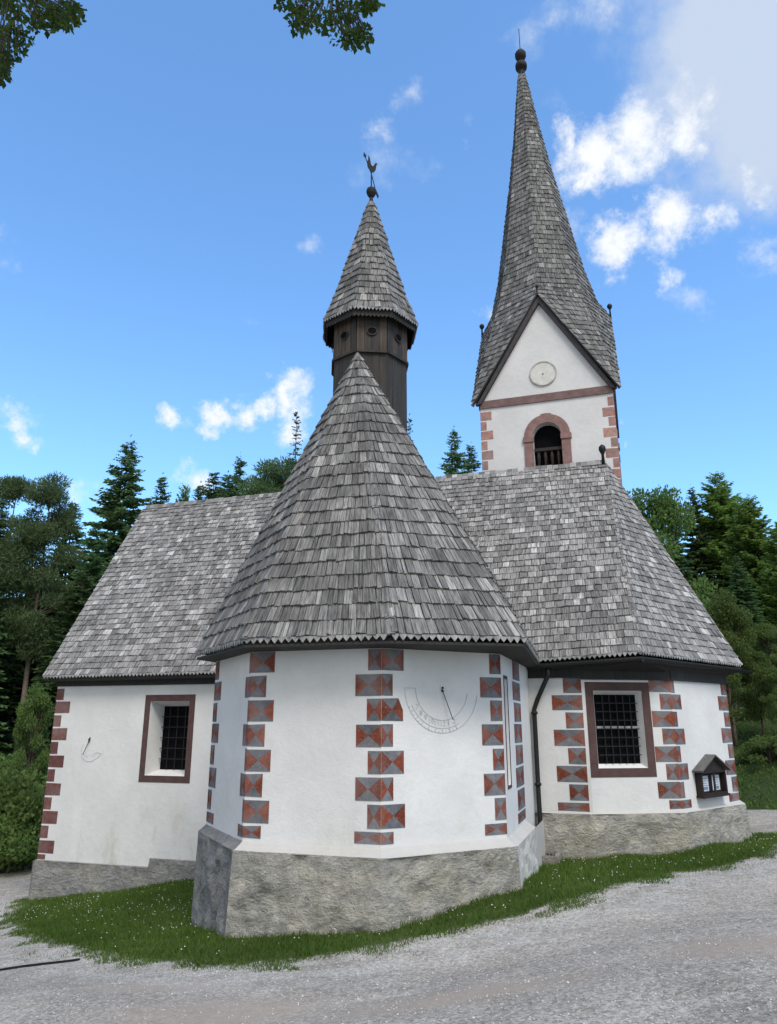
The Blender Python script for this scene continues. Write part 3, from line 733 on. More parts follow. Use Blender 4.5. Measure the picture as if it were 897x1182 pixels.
chapel_roof = part(cm, 'chapel_roof', [M['shingle'], M['deck'], M['grey_wood']])
fm = MB()
soffit(fm, [(E[k]-Z*.07, E[k+1]-Z*.07, AP[k+1]+Z*.87, AP[k]+Z*.87) for k in range(4)]+[(E[4]-Z*.07, E[5]-Z*.07, AP[4]-N*2.6+Z*.87, AP[4]+Z*.87), (Em-Z*.07, E[0]-Z*.07, AP[0]+Z*.87, AP[0]-N*4.2+Z*.87)], .8)
for k in range(4): frieze(fm, AP[k], AP[k+1], .845, .92)
part(fm, 'eave_board', M['deck'])

# turret --------------------------------------------------------------
TC = Vector((-.33, 11.66, 0)); TROT = R(5)
def tv(k, r, z): a = -math.pi/2+TROT+(k+.5)*math.pi/4; return TC+Vector((r*math.cos(a), r*math.sin(a), z))
tm = MB(); NRAD = .655
for k in range(8):                         # vertical boards around the drum
    a, b = tv(k-1, NRAD, 0), tv(k, NRAD, 0); d = (b-a); L = d.length; d.normalize(); n = Vector((d.y, -d.x, 0)); nb = 4
    for i in range(nb):
        w0 = L/nb; th = random.uniform(.004, .018); c = a+d*(w0*(i+.5))
        tm.box(c+Z*5.2+n*(th-.03), d*(w0*.485), n*.03, Z*.72, 0)
        tm.box(c+Z*6.35+n*(th+.012-.03), d*(w0*.485), n*.03, Z*.43, 1 if random.random() < .75 else 0)
    tm.box(a+d*(L/2)+Z*5.90+n*.02, d*(L*.5), n*.03, Z*.022, 0)
tm.lathe(TC, [(NRAD*.93, 4.4), (NRAD*.93, 6.8)], 8, 0, -math.pi/2+TROT+math.pi/8)
turret = part(tm, 'turret', [M['turret_wood'], M['turret_brown']])
for k in range(8):                         # round sound holes with a raised rim
    a, b = tv(k-1, NRAD, 0), tv(k, NRAD, 0); d = (b-a).normalized(); n = Vector((d.y, -d.x, 0)); c = (a+b)/2+Z*6.27+n*.038; hm = MB()
    ring = [(math.cos(t), math.sin(t)) for t in np.linspace(0, 2*math.pi, 17)[:-1]]
    hm.prism([c+d*(x*.072)+Z*(y*.062) for x, y in ring], n*.006, 0)
    for i in range(16):
        (x, y), (x2, y2) = ring[i], ring[(i+1) % 16]
        hm.prism([c+d*(x*.072)+Z*(y*.062), c+d*(x2*.072)+Z*(y2*.062), c+d*(x2*.088)+Z*(y2*.078), c+d*(x*.088)+Z*(y*.078)], n*.012, 1)
    hm.build('sound_hole', [M['black'], M['turret_wood']], turret)
tr = MB(); TIP = Vector((-.322, 11.66, 9.30)); ER = .86; EZ = 6.62
for k in range(8):
    a, b = tv(k-1, ER, EZ), tv(k, ER, EZ); a2, b2 = tv(k-1, .64, EZ+.62), tv(k, .64, EZ+.62); a3, b3 = TIP+(tv(k-1, .05, 0)-TC), TIP+(tv(k, .05, 0)-TC)
    patch(tr, a, b, b2, a2, 4, .105, .022); patch(tr, a2, b2, b3, a3, 14, .105, .022)
    deck(tr, [a, b, b2, a2], .03); deck(tr, [a2, b2, b3, a3], .03)
    d = (b-a).normalized(); n = Vector((d.y, -d.x, 0)); teeth(tr, a+n*.004-Z*.01, b+n*.004-Z*.01, n, .06, .045, mi=2)
    # dark hanging boards under the eave
    m_ = a-n*.03; x = 0; L = (b-a).length
    while x < L-.03:
        tr.prism([m_+d*x-Z*.02, m_+d*x-Z*.12, m_+d*(x+.032)-Z*.15, m_+d*(x+.064)-Z*.12, m_+d*(x+.064)-Z*.02], -n*.02, 1); x += .066
turret_roof = part(tr, 'turret_roof', [M['shingle'], M['deck'], M['grey_wood']])
vm = MB()                                  # ball and weathercock
vm.lathe(TIP, [(.06, -.06), (.035, .05), (.03, .12), (.05, .13), (.085, .19), (.095, .24), (.085, .29), (.03, .34), (.012, .36), (.012, .78)], 12, 0)
vx = Vector((.80, .6, 0)).normalized(); vt = vx.cross(Z)
vc = TIP+Z*.62
vm.tube([vc+vx*.10-Z*.30, vc+vx*.0+Z*.02, vc-vx*.14+Z*.32], .009, 6, 0)
vm.prism([vc-vx*.14+Z*.30, vc-vx*.19+Z*.33, vc-vx*.18+Z*.41, vc-vx*.12+Z*.36], vt*.01, 0)
vm.prism([vc+vx*.10-Z*.28, vc+vx*.09-Z*.36, vc+vx*.15-Z*.46, vc+vx*.17-Z*.40], vt*.01, 0)
# cock: body, breast, tail feathers, comb
cock = [(-.10,.10),(-.03,.02),(.05,.03),(.10,.11),(.12,.24),(.15,.30),(.10,.30),(.06,.22),(.02,.17),(-.02,.20),(-.05,.34),(-.08,.40),(-.09,.28),(-.12,.22)]
vm.prism([vc+vx*(x*.9)+Z*(y*.9+.04) for x, y in cock], vt*.012, 0)
vm.build('weathervane', M['rust'], turret_roof)

# bell tower --------------------------------------------------------------
TS0, TS1, TN = -1.157, 1.7145, -3.1; TA = (TS1-TS0)/2; TSC = (TS0+TS1)/2
GZ = 9.22; BZ = 6.85
w = MB()
def tp(face, u, z, k=0.0):
    """point on tower face: 0 front, 1 right, 2 back, 3 left; u from the face's middle, k out of the wall"""
    c = sn(TSC, TN-TA)
    dirs = [(U, N), (-N, U), (-U, -N), (N, -U)]; d, n = dirs[face]
    return c+d*u+n*(TA+k)+Z*z
wc = .279-TSC+0.0; OR, IR = .49, .30; SPZ = 5.98; SILL = 4.95
arc = [(IR*math.cos(t), SPZ+IR*math.sin(t)) for t in np.linspace(0, math.pi, 13)]
for f in range(4):
    P = lambda u, z, k=0: tp(f, u, z, k)
    # wall below the gable with an arched opening
    w.face([P(-TA, 2), P(TA, 2), P(TA, SILL), P(-TA, SILL)])
    w.face([P(-TA, SILL), P(-IR, SILL), P(-IR, SPZ), P(-TA, SPZ)]); w.face([P(IR, SILL), P(TA, SILL), P(TA, SPZ), P(IR, SPZ)])
    tz = 6.6
    for i in range(12):
        (x1, z1), (x2, z2) = arc[i], arc[i+1]; w.face([P(x1, z1), P(x1, tz), P(x2, tz), P(x2, z2)])
        w.face([P(x1, z1), P(x2, z2), P(x2, z2, -.5), P(x1, z1, -.5)])
    w.face([P(IR, SPZ), P(TA, SPZ), P(TA, tz), P(IR, tz)]); w.face([P(-TA, SPZ), P(-IR, SPZ), P(-IR, tz), P(-TA, tz)])
    w.face([P(-TA, tz), P(TA, tz), P(TA, BZ), P(0, GZ), P(-TA, BZ)])
    w.face([P(-IR, SILL), P(-IR, SILL, -.5), P(-IR, SPZ, -.5), P(-IR, SPZ)]); w.face([P(IR, SILL), P(IR, SPZ), P(IR, SPZ, -.5), P(IR, SILL, -.5)])
    w.face([P(-IR, SILL), P(IR, SILL), P(IR, SILL, -.5), P(-IR, SILL, -.5)])
tower_wall = part(w, 'tower_wall', M['white_tower'])
bx = MB()
for f in (0,):
    pass
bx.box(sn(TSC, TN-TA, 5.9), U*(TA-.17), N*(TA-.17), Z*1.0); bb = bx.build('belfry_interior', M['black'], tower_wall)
for f in (0, 1, 2, 3):
    bwin = bpy.data.objects.new('belfry_window', None); link(bwin, church); base_ = tp(f, 0, SILL); bwin.location = base_-CO
    P = lambda u, z, k=0: tp(f, u, z, k)-base_
    n = [N, U, -N, -U][f]
    sm = MB(); arc2 = [(math.cos(t), math.sin(t)) for t in np.linspace(0, math.pi, 15)]
    for i in range(14):
        (x1, y1), (x2, y2) = arc2[i], arc2[i+1]; r0 = IR; r1 = OR+(.025 if i in (6, 7) else 0)
        sm.prism([P(x1*r0, SPZ+y1*r0), P(x1*r1, SPZ+y1*r1), P(x2*r1, SPZ+y2*r1), P(x2*r0, SPZ+y2*r0)], n*.03)
    for sg in (-1, 1):
        sm.prism([P(sg*IR, SILL-.1), P(sg*OR, SILL-.1), P(sg*OR, SPZ-.12), P(sg*IR, SPZ-.12)], n*.03)
        sm.prism([P(sg*(IR-.015), SPZ-.12), P(sg*(OR+.025), SPZ-.12), P(sg*(OR+.025), SPZ+.0), P(sg*(IR-.015), SPZ+.0)], n*.05)
    sm.build('surround', M['tower_frame'], bwin)
    rl = MB(); rl.prism([P(-IR, 5.66, -.06), P(IR, 5.66, -.06), P(IR, 5.73, -.06), P(-IR, 5.73, -.06)], -n*.06)
    for i in range(4):
        u = -IR+.09+i*.14
        d_ = [U, -N, -U, N][f]; c0 = P(u, SILL, -.10)
        rl.lathe(c0, [(.022, 0), (.04, .12), (.028, .25), (.018, .34), (.034, .5), (.042, .58), (.02, .72)], 8)
    rl.build('railing', M['case'], bwin)
# band, verge lines and quoins on the tower
bm_ = MB()
for f in range(4):
    P = lambda u, z, k=0: tp(f, u, z, k)
    n = [N, U, -N, -U][f]
    bm_.prism([P(-TA-.0, 6.78), P(TA+.0, 6.78), P(TA+.0, 6.96), P(-TA-.0, 6.96)], n*.03, 0)
    for sg in (-1, 1):
        bm_.prism([P(sg*(TA+.07), BZ), P(0, GZ+.16), P(0, GZ-.03), P(sg*(TA-.035), BZ+.03)], n*.09, 1)
part(bm_, 'cornice_band', [M['band'], M['verge']])
for f in range(4):
    for sg in (-1, 1):
        rws = []
        for k in range(11):
            z1 = 6.70-k*.232; wd = (.26 if (k % 2 == 0) == (sg < 0) else .13)+random.uniform(-.012, .012)
            rws.append((0.001, wd, z1-.20, z1) if sg < 0 else (2*TA-wd, 2*TA-.001, z1-.20, z1))
        quoin(tower_wall, tp(f, -TA, 0), tp(f, TA, 0), rws, [M['q_pink']], False)
# clock dial
dm = MB(); c = tp(0, 0, 7.45); ring = [(math.cos(t), math.sin(t)) for t in np.linspace(0, 2*math.pi, 33)[:-1]]
dm.prism([c+U*(x*.27)+Z*(y*.27) for x, y in ring], N*.02, 0)
for i in range(32):
    (x, y), (x2, y2) = ring[i], ring[(i+1) % 32]
    dm.prism([c+U*(x*.27)+Z*(y*.27), c+U*(x2*.27)+Z*(y2*.27), c+U*(x2*.295)+Z*(y2*.295), c+U*(x*.295)+Z*(y*.295)], N*.03, 1)
    if i % 2 == 0: dm.prism([c+U*(x*.235)+Z*(y*.235)+N*.02, c+U*(x*.25-y*.008)+Z*(y*.25+x*.008)+N*.02, c+U*(x*.25+y*.008)+Z*(y*.25-x*.008)+N*.02], N*.003, 2)
dm.ball(c+N*.022, .022, 2); dm.prism([c+U*(-.045)+Z*-.105+N*.02, c+U*.02+Z*-.105+N*.02, c+U*.02+Z*-.095+N*.02, c+U*(-.045)+Z*-.095+N*.02], N*.003, 2)
part(dm, 'clock_face', [M['dial'], m_simple('dial rim', (.42,.38,.33), .9), M['ink']])

# spire --------------------------------------------------------------
SC = sn(TSC, TN-TA); STIP = Vector((3.67, SC.y, 17.25))
prof = [(9.40, 1.56, 1.42), (9.85, 1.29, 1.28), (10.8, 1.06, 1.06), (12.6, .755, .755), (13.9, .53, .53), (15.3, .33, .33), (17.2, .085, .085)]
def rib(k, lvl):
    z, rg, rc = prof[lvl]; t = max(0, (z-9.0)/(17.25-9.0)); c = lerp(Vector((SC.x, SC.y, 0)), Vector((STIP.x, STIP.y, 0)), t)
    # k even: over a gable, odd: over a corner
    a = -math.pi/2-PHI+k*math.pi/4; r = rg if k % 2 == 0 else rc
    return Vector((c.x+r*math.cos(a), c.y+r*math.sin(a), z))
def low(k, r, z): a = -math.pi/2-PHI+k*math.pi/4; return Vector((SC.x+r*math.cos(a), SC.y+r*math.sin(a), z))
sp = MB()
nrows = [3, 6, 12, 9, 10, 14]
for k in range(8):
    k2 = k+1
    for i in range(6):
        patch(sp, rib(k, i), rib(k2, i), rib(k2, i+1), rib(k, i+1), nrows[i], .10, .02); deck(sp, [rib(k, i), rib(k2, i), rib(k2, i+1), rib(k, i+1)], .04)
    g, kc = (k, k2) if k % 2 == 0 else (k2, k)
    G = rib(g, 0); C_ = low(kc, 2.25 if kc != 3 else 2.06, 6.82); zm = 8.1; Cm = low(kc, 1.86, zm); Vg = lerp(G, C_, (G.z-zm)/(G.z-C_.z)); Cx = rib(kc, 0)
    if g < kc:
        patch(sp, C_, C_, Cm, Vg, 9, .10, .022); patch(sp, Vg, Cm, Cx, G, 9, .10, .022); deck(sp, [C_, Cm, Vg], .05); deck(sp, [Vg, Cm, Cx, G], .05)
    else:
        patch(sp, C_, C_, Vg, Cm, 9, .10, .022); patch(sp, Cm, Vg, G, Cx, 9, .10, .022); deck(sp, [C_, Vg, Cm], .05); deck(sp, [Cm, Vg, G, Cx], .05)
spire = part(sp, 'spire', [M['shingle_t'], M['deck']])
fm = MB()
fm.lathe(STIP, [(.10, -.12), (.085, .0), (.08, .10), (.15, .13), (.165, .22), (.15, .30), (.06, .34), (.05, .42), (.12, .47), (.155, .57), (.155, .65), (.10, .74), (.02, .78), (.012, .8), (.010, 1.55)], 12, 0)
fm.build('finial', M['rust'], spire, True)
for k in (0, 2, 4, 6):
    fm = MB(); b0 = rib(k, 0); fk = .55 if k == 0 else .85; fm.lathe(b0, [(.03*fk, -.05), (.022*fk, .22*fk), (.03*fk, .24*fk), (.07*fk, .30*fk), (.075*fk, .34*fk), (.06*fk, .38*fk), (.01, .42*fk)], 10, 0); fm.build('finial', M['iron'], spire, True)
fm = MB(); fm.lathe(RR-U*.05, [(.035, -.1), (.03, .2), (.04, .22), (.075, .30), (.07, .36), (.02, .41)], 10, 0); fm.build('finial', M['iron'], nave_roof, True)

# sundials --------------------------------------------------------------
def text_into(mb, s, org, d, up, n, size, mi=0):
    cu = bpy.data.curves.new('t', 'FONT'); cu.body = s; cu.size = size; cu.align_x = 'CENTER'; cu.align_y = 'CENTER'; cu.resolution_u = 2
    o = bpy.data.objects.new('t', cu); me = bpy.data.meshes.new_from_object(o)
    v = [org+d*p.co.x+up*p.co.y+n*.006 for p in me.vertices]; mb.mesh(v, [tuple(p.vertices) for p in me.polygons], mi)
    bpy.data.objects.remove(o); bpy.data.curves.remove(cu); bpy.data.meshes.remove(me)
def arc_line(mb, c, d, n, r, a0, a1, wd, mi=0, k=24):
    ts = np.linspace(a0, a1, k)
    for t, t2 in zip(ts[:-1], ts[1:]):
        mb.prism([c+d*(math.cos(x)*rr)+Z*(math.sin(x)*rr) for x, rr in ((t, r), (t2, r), (t2, r+wd), (t, r+wd))], n*.004, mi)
def line(mb, p, q, n, wd, mi=0):
    e = (q-p).normalized().cross(n).normalized()*wd/2; mb.prism([p-e, q-e, q+e, p+e], n*.004, mi)
d3 = (AP[3]-AP[2]).normalized(); n3 = Vector((d3.y, -d3.x, 0))
def onwall(px, py, P, n): r = ray(px, py); return r*(P.dot(n)/r.dot(n))
c = onwall(510, 795, AP[2], n3)+n3*.002
dl = MB()
arc_line(dl, c, d3, n3, .36, R(180), R(352), .006); arc_line(dl, c, d3, n3, .505, R(180), R(352), .006)
line(dl, c-d3*.51, c-d3*.36, n3, .005)
arc_line(dl, c, d3, n3, .455, R(205), R(300), .004)
for i, s in enumerate(['7', '8', '9', '10', '11', '12', '1', '2']):
    t = R(212+i*11.6); r_ = .405; rd = d3*math.cos(t)+Z*math.sin(t); text_into(dl, s, c+rd*r_, d3, Z, n3, .085)
    line(dl, c+rd*.455, c+rd*.505, n3, .006)
for i in range(16):
    t = R(206+i*5.8); rd = d3*math.cos(t)+Z*math.sin(t); line(dl, c+rd*.485, c+rd*.505, n3, .004)
sundial = part(dl, 'sundial', M['ink'])
gm = MB(); gm.tube([c+Z*.0, c+n3*.10-Z*.36+d3*.085], .005, 6); gm.tube([c-Z*.02, c+n3*.03-Z*.03], .012, 6); gm.ball(c+n3*.02+Z*.01, .014)
gm.build('gnomon', M['iron'], sundial)
c = onwall(104, 853, L0, N)+N*.002; dl = MB()
pts = [c+U*x+Z*y for x, y in ((-.14,-.10),(-.17,-.22),(-.14,-.33),(-.04,-.40),(.08,-.40),(.20,-.34),(.29,-.26),(.20,-.24),(.14,-.26))]
for p, q in zip(pts[:-1], pts[1:]): line(dl, p, q, N, .005)
for i, (x, y) in enumerate(((-.10,-.28),(-.03,-.31),(.04,-.31),(.11,-.29))): text_into(dl, str(9+i), c+U*x+Z*y, U, Z, N, .05)
sundial2 = part(dl, 'sundial', M['ink'])
gm = MB(); gm.tube([c, c+N*.12-Z*.28-U*.03], .006, 6); gm.ball(c+N*.02-Z*.01, .02); gm.tube([c+Z*.03, c-Z*.06+N*.03], .012, 6); gm.build('gnomon', M['iron'], sundial2)

# gutter and downpipe --------------------------------------------------------------
gt = MB()
def gutter(mb, A, B, r=.055):
    A, B = Vector(A), Vector(B); d = (B-A).normalized(); sd_ = d.cross(Z).normalized(); n_ = 7
    v = []
    for p in (A, B):
        for rr in (r, r-.008):
            for i in range(n_): t = math.pi+math.pi*i/(n_-1); v.append(p+sd_*(math.cos(t)*rr)+Z*(math.sin(t)*rr))
    f = []
    for i in range(n_-1):
        f += [(i, i+1, 2*n_+i+1, 2*n_+i), (n_+i+1, n_+i, 3*n_+i, 3*n_+i+1), (i, n_+i, n_+i+1, i+1), (2*n_+i, 2*n_+i+1, 3*n_+i+1, 3*n_+i)]
    f += [(0, 2*n_, 3*n_, n_), (n_-1, 2*n_-1, 4*n_-1, 3*n_-1)]
    mb.mesh(v, f)
g1 = E1+nE*.05-Z*.11-dE*.05; g2 = E2+nE*.05-Z*.10+dE*.18
gutter(gt, g1, g2); gutter(gt, sn(.15, .22, .86), E1+N*.05-Z*.11)
for t in (.1, .35, .6, .85):
    p = lerp(g1, g2, t); gt.tube([p+Z*.05-nE*.12, p+nE*.0-Z*.06, p+nE*.06+Z*.0], .008, 5)
part(gt, 'gutter', M['iron'])
dp = MB()
x0 = sn(.34, .2, .82); path = [x0, x0-Z*.10, sn(.14, .06, .36), sn(.08, .075, .20), sn(.08, .075, -1.10), sn(.09, .13, -1.35), sn(.09, .13, -2.02)]
dp.tube(path, .036, 10); 
for z in (.15, -.9): dp.lathe(sn(.08, .075, z), [(.052, -.02), (.052, .02)], 10)
part(dp, 'downpipe', M['iron'], smooth=True)

# ------------------------------------------------------------------ notice board, drains
dq = (Q2-Q1).normalized(); nq = Vector((dq.y, -dq.x, 0))
c = onwall(819, 917, Q1, nq); up0 = c
nb = empty('notice_board', c, 'small dark wooden notice case with a gabled roof and glass doors on the chancel wall', 'notice board')
hw, hh, dpth = .42, .36, .10
cs = MB(); P = lambda u, z, k: dq*u+Z*z+nq*k
cs.box(P(0, hh/2, .015), dq*hw, nq*.012, Z*hh/2)
cs.box(P(-hw+.02, hh/2, dpth/2+.01), dq*.02, nq*(dpth/2), Z*hh/2); cs.box(P(hw-.02, hh/2, dpth/2+.01), dq*.02, nq*(dpth/2), Z*hh/2)
cs.box(P(0, -.012, dpth/2+.01), dq*(hw+.015), nq*(dpth/2+.02), Z*.018)
cs.prism([P(-hw, hh, .006), P(hw, hh, .006), P(0, hh+.20, .006)], nq*(dpth))
for sg in (-1, 1): cs.box(P(sg*.012, hh/2, dpth+.004), dq*.012, nq*.008, Z*hh/2)
cs.box(P(0, hh-.012, dpth+.004), dq*(hw-.04), nq*.008, Z*.016); cs.box(P(0, .022, dpth+.004), dq*(hw-.04), nq*.008, Z*.016)
cs.build('case', M['case'], nb)
rf = MB()
for sg in (-1, 1): rf.prism([P(0, hh+.235, .004), P(sg*(hw+.07), hh-.005, .004), P(sg*(hw+.075), hh+.02, .004), P(0, hh+.255, .004)], nq*(dpth+.07))
rf.build('roof', M['case_roof'], nb)
for sg in (-1, 1):
    pp = MB(); u0 = sg*.19; pp.box(P(u0, .175, .034), dq*.125, nq*.002, Z*.115, 0)
    for i in range(5): pp.box(P(u0+random.uniform(-.02, .02), .25-i*.035, .0375), dq*random.uniform(.05, .09), nq*.001, Z*.005, 1)
    pp.box(P(u0, .10, .0375), dq*.085, nq*.001, Z*.022, 1)
    pp.build('paper', [M['paper'], M['print']], nb)
dr = onground(45, 1113)
def slot(p0, p1): 
    a = Vector((*onground(*p0), 0)); b = Vector((*onground(*p1), 0)); return a, b
a, b = slot((-330, 1165), (92, 1107)); a.z = gz(a.x, a.y); b.z = gz(b.x, b.y)
dc = empty('drain_channel', lerp(a, b, .5), 'narrow dark drainage channel set across the gravel road at the left', 'drain')
bm_ = MB(); m_ = lerp(a, b, .5); nseg = 24
for i in range(nseg):
    p = lerp(a, b, i/nseg); q = lerp(a, b, (i+1)/nseg); p.z = float(Gs(p.x, p.y))+.006; q.z = float(Gs(q.x, q.y))+.006; p -= m_; q -= m_; e = (q-p).normalized().cross(Z)
    for sg in (-1, 1): bm_.prism([p+e*sg*.018, q+e*sg*.018, q+e*sg*.032, p+e*sg*.032], Z*.008, 1)
    bm_.prism([p-e*.018, q-e*.018, q+e*.018, p+e*.018], Z*.004, 0)
bm_.build('channel', [M['black'], M['rust']], dc)
gp = sn(.12, .28); gp.z = gz(gp.x, gp.y)
db = empty('drain_basin', gp, 'square stone drain basin with a dark grate under the black downpipe', 'drain')
bm_ = MB()
for sx, sy, ax, ay in ((-.22, 0, .03, .22), (.22, 0, .03, .22), (0, -.22, .19, .03), (0, .22, .19, .03)): bm_.box(U*sx+N*sy+Z*.03, U*ax, N*ay, Z*.07)
bm_.build('rim', M['stone_grey'], db)
bm_ = MB(); bm_.box(Z*.02, U*.19, N*.19, Z*.02, 0)
for i in range(7): bm_.box(U*(-.16+i*.053)+Z*.055, U*.012, N*.19, Z*.012, 0)
bm_.build('grate', M['iron'], db)

# ------------------------------------------------------------------ lawn, flowers, gravel
nb_ = 150000
x = rng.uniform(-7.2, 7.2, nb_*3); y = rng.uniform(7.6, 15.2, nb_*3); s_ = sdf_lawn(x, y)
patchy = .5+.5*np.sin(2.3*x+1.7*np.sin(3.1*y))*np.sin(2.9*y+1.1*np.sin(2.2*x))
edge = s_+.22*(np.sin(5.1*x+2*np.sin(3.3*y))*np.sin(4.3*y)+.35*np.sin(13*x)*np.sin(11*y))+.12
keep = (edge > 0) | ((edge > -.45) & (rng.random(len(x)) < .10*np.clip(1+edge/.45, 0, 1)))
x, y, edge, patchy = x[keep][:nb_], y[keep][:nb_], edge[keep][:nb_], patchy[keep][:nb_]
n = len(x); z = Gs(x, y)-.006; ang = rng.uniform(0, 2*np.pi, n); h = rng.uniform(.022, .066, n)*(.7+.6*patchy)*np.clip(.5+edge*2.2, .5, 1.15); wd = rng.uniform(.003, .007, n)
lean = rng.uniform(.1, 1.1, n)*h; la = rng.uniform(0, 2*np.pi, n)
V = np.zeros((n, 3, 3)); V[:, 0] = np.stack([x-np.cos(ang)*wd, y-np.sin(ang)*wd, z], -1); V[:, 1] = np.stack([x+np.cos(ang)*wd, y+np.sin(ang)*wd, z], -1)
V[:, 2] = np.stack([x+np.cos(la)*lean, y+np.sin(la)*lean, z+h], -1)
gr = npmesh('grass', V.reshape(-1, 3), np.arange(n*3).reshape(-1, 3), M['blade']); tag(gr, kind='stuff')
def scatter(name, x, y, z, r, m, flat=.6):
    n = len(x); base = np.array([(1,0,0),(0,1,0),(-1,0,0),(0,-1,0),(0,0,1),(0,0,-1)], float); F0 = np.array([(0,1,4),(1,2,4),(2,3,4),(3,0,4),(1,0,5),(2,1,5),(3,2,5),(0,3,5)])
    a = rng.uniform(0, 2*np.pi, n); V = np.zeros((n, 6, 3)); ca, sa = np.cos(a), np.sin(a); jx = rng.uniform(.7, 1.3, (n, 6)); 
    V[..., 0] = x[:, None]+r[:, None]*jx*(base[:, 0]*ca[:, None]-base[:, 1]*sa[:, None]); V[..., 1] = y[:, None]+r[:, None]*jx*(base[:, 0]*sa[:, None]+base[:, 1]*ca[:, None]); V[..., 2] = z[:, None]+r[:, None]*flat*jx*base[:, 2]
    F = (F0[None]+6*np.arange(n)[:, None, None]).reshape(-1, 3); return tag(npmesh(name, V.reshape(-1, 3), F, m), kind='stuff')
x = rng.uniform(-7.2, 7.2, 9000); y = rng.uniform(7.6, 15.2, 9000); k = sdf_lawn(x, y) > .12
dens = .35+.65*(np.sin(1.9*x+2.2)*np.sin(2.3*y) > .1); k &= rng.random(len(x)) < dens*.5
x, y = x[k][:1100], y[k][:1100]; scatter('clover_flowers', x, y, Gs(x, y)+rng.uniform(.05, .10, len(x)), rng.uniform(.004, .009, len(x)), M['petal'], .8)
x = rng.uniform(-8, 6.5, 60000); y = 4.2+rng.random(60000)**1.3*9.5; s_ = sdf_lawn(x, y); k = (s_ < .1)&(np.abs(x) < y*.62+.5); pr = np.where(s_ > -.7, 1, .45); k &= rng.random(len(x)) < pr
x, y = x[k][:34000], y[k][:34000]; r_ = rng.uniform(.003, .009, len(x))*(1+.7*(rng.random(len(x)) < .05)); scatter('gravel', x, y, Gs(x, y)+.002, r_, M['pebble'])

# ------------------------------------------------------------------ trees
def kite(P, D, Wv, L, W):
    """leaf-like quads: base points P, direction D, width dir Wv"""
    L = L[:, None]; W = W[:, None]
    return np.stack([P, P+D*L*.45+Wv*W, P+D*L, P+D*L*.45-Wv*W], 1)
def unit(a): return a/(np.linalg.norm(a, axis=1, keepdims=True)+1e-9)
def spruce_mesh(H, Rm, seed, base=.1, dense=1.0, tw=.5, lift=.15, ragged=.25, pw=.72):
    r = np.random.default_rng(seed); Q = []
    z = base*H; 
    while z < .985*H:
        f = (H-z)/(H*(1-base)); nb = int(r.integers(5, 8)*dense)+1
        for _ in range(nb):
            az = r.uniform(0, 2*np.pi); L = Rm*(f**pw)*r.uniform(1-ragged*1.6, 1.08)+.12; zz = z+r.uniform(-.2, .2)
            nt_ = max(4, int(L/.17*dense)); t = np.linspace(.12, 1, nt_)+r.uniform(-.03, .03, nt_)
            rad = L*t; dz = lift*L*t-.42*L*t**2+.16*L*t**3*1.3+(1-f)*.35*L*t
            px = np.cos(az)*rad; py = np.sin(az)*rad; P = np.stack([px, py, zz+dz], 1)
            out = np.array([np.cos(az), np.sin(az), 0]); sd_ = np.array([-np.sin(az), np.cos(az), 0])
            for sg in (-1, 1, 0):
                D = out*(.8 if sg else 1.0)+sd_*sg*.9+np.array([0, 0, -.25]); D = np.repeat(D[None], nt_, 0)+r.normal(0, .22, (nt_, 3)); D = unit(D)
                tl = (tw*(1-.55*t)*np.clip(L/1.6, .3, 1.2)+.08)*r.uniform(.6, 1.2, nt_); Wv = unit(np.cross(D, np.array([0, 0, 1])+r.normal(0, 1.1, (nt_, 3))))
                Q.append(kite(P, D, Wv, tl, tl*.16+.015))
        z += H*.019*r.uniform(.7, 1.3)/max(.6, dense**.5)
    t = np.linspace(.9, 1.0, 6)*H; P = np.stack([0*t, 0*t, t], 1); D = unit(r.normal(0, .3, (6, 3))+[0, 0, 1]); Q.append(kite(P, D, unit(np.cross(D, r.normal(0, 1, (6, 3)))), np.full(6, .3), np.full(6, .05)))
    return np.concatenate(Q)
def tuft_mesh(centres, radii, n, seed, leaf=(.16, .05), up=.3):
    r = np.random.default_rng(seed); Q = []
    for c, rd in zip(centres, radii):
        m = int(n*rd[0]*rd[1]*1.0)+30; d = unit(r.normal(0, 1, (m, 3))); rr = r.random(m)**.45
        P = np.array(c)+d*rr[:, None]*np.array(rd); D = unit(d*.6+r.normal(0, .7, (m, 3))+[0, 0, up]); Wv = unit(np.cross(D, r.normal(0, 1, (m, 3))))
        L = leaf[0]*r.uniform(.6, 1.3, m); Q.append(kite(P, D, Wv, L, np.full(m, leaf[1])*r.uniform(.7, 1.3, m)))
    return np.concatenate(Q)
def qmesh(name, Q, m, parent=None):
    n = len(Q); return npmesh(name, Q.reshape(-1, 3), np.arange(n*4).reshape(-1, 4), m, parent)
def trunk_mesh(name, H, r0, m, parent, bend=.0, seed=0, limbs=()):
    mb = MB(); r = random.Random(seed); path = [(bend*math.sin(i*.7+seed)*.5*i/8*1.0, bend*math.cos(i*.9+seed)*.4*i/8, H*i/8-.5*(i == 0)) for i in range(9)]
    mb.tube(path, [r0*(1-.93*i/8) for i in range(9)], 8)
    for (a, b, rr) in limbs: mb.tube([a, lerp(Vector(a), Vector(b), .5)+Vector((0, 0, .12)), b], [rr, rr*.7, rr*.3], 5)
    return mb.build(name, m, parent, True)
PROTO = {}
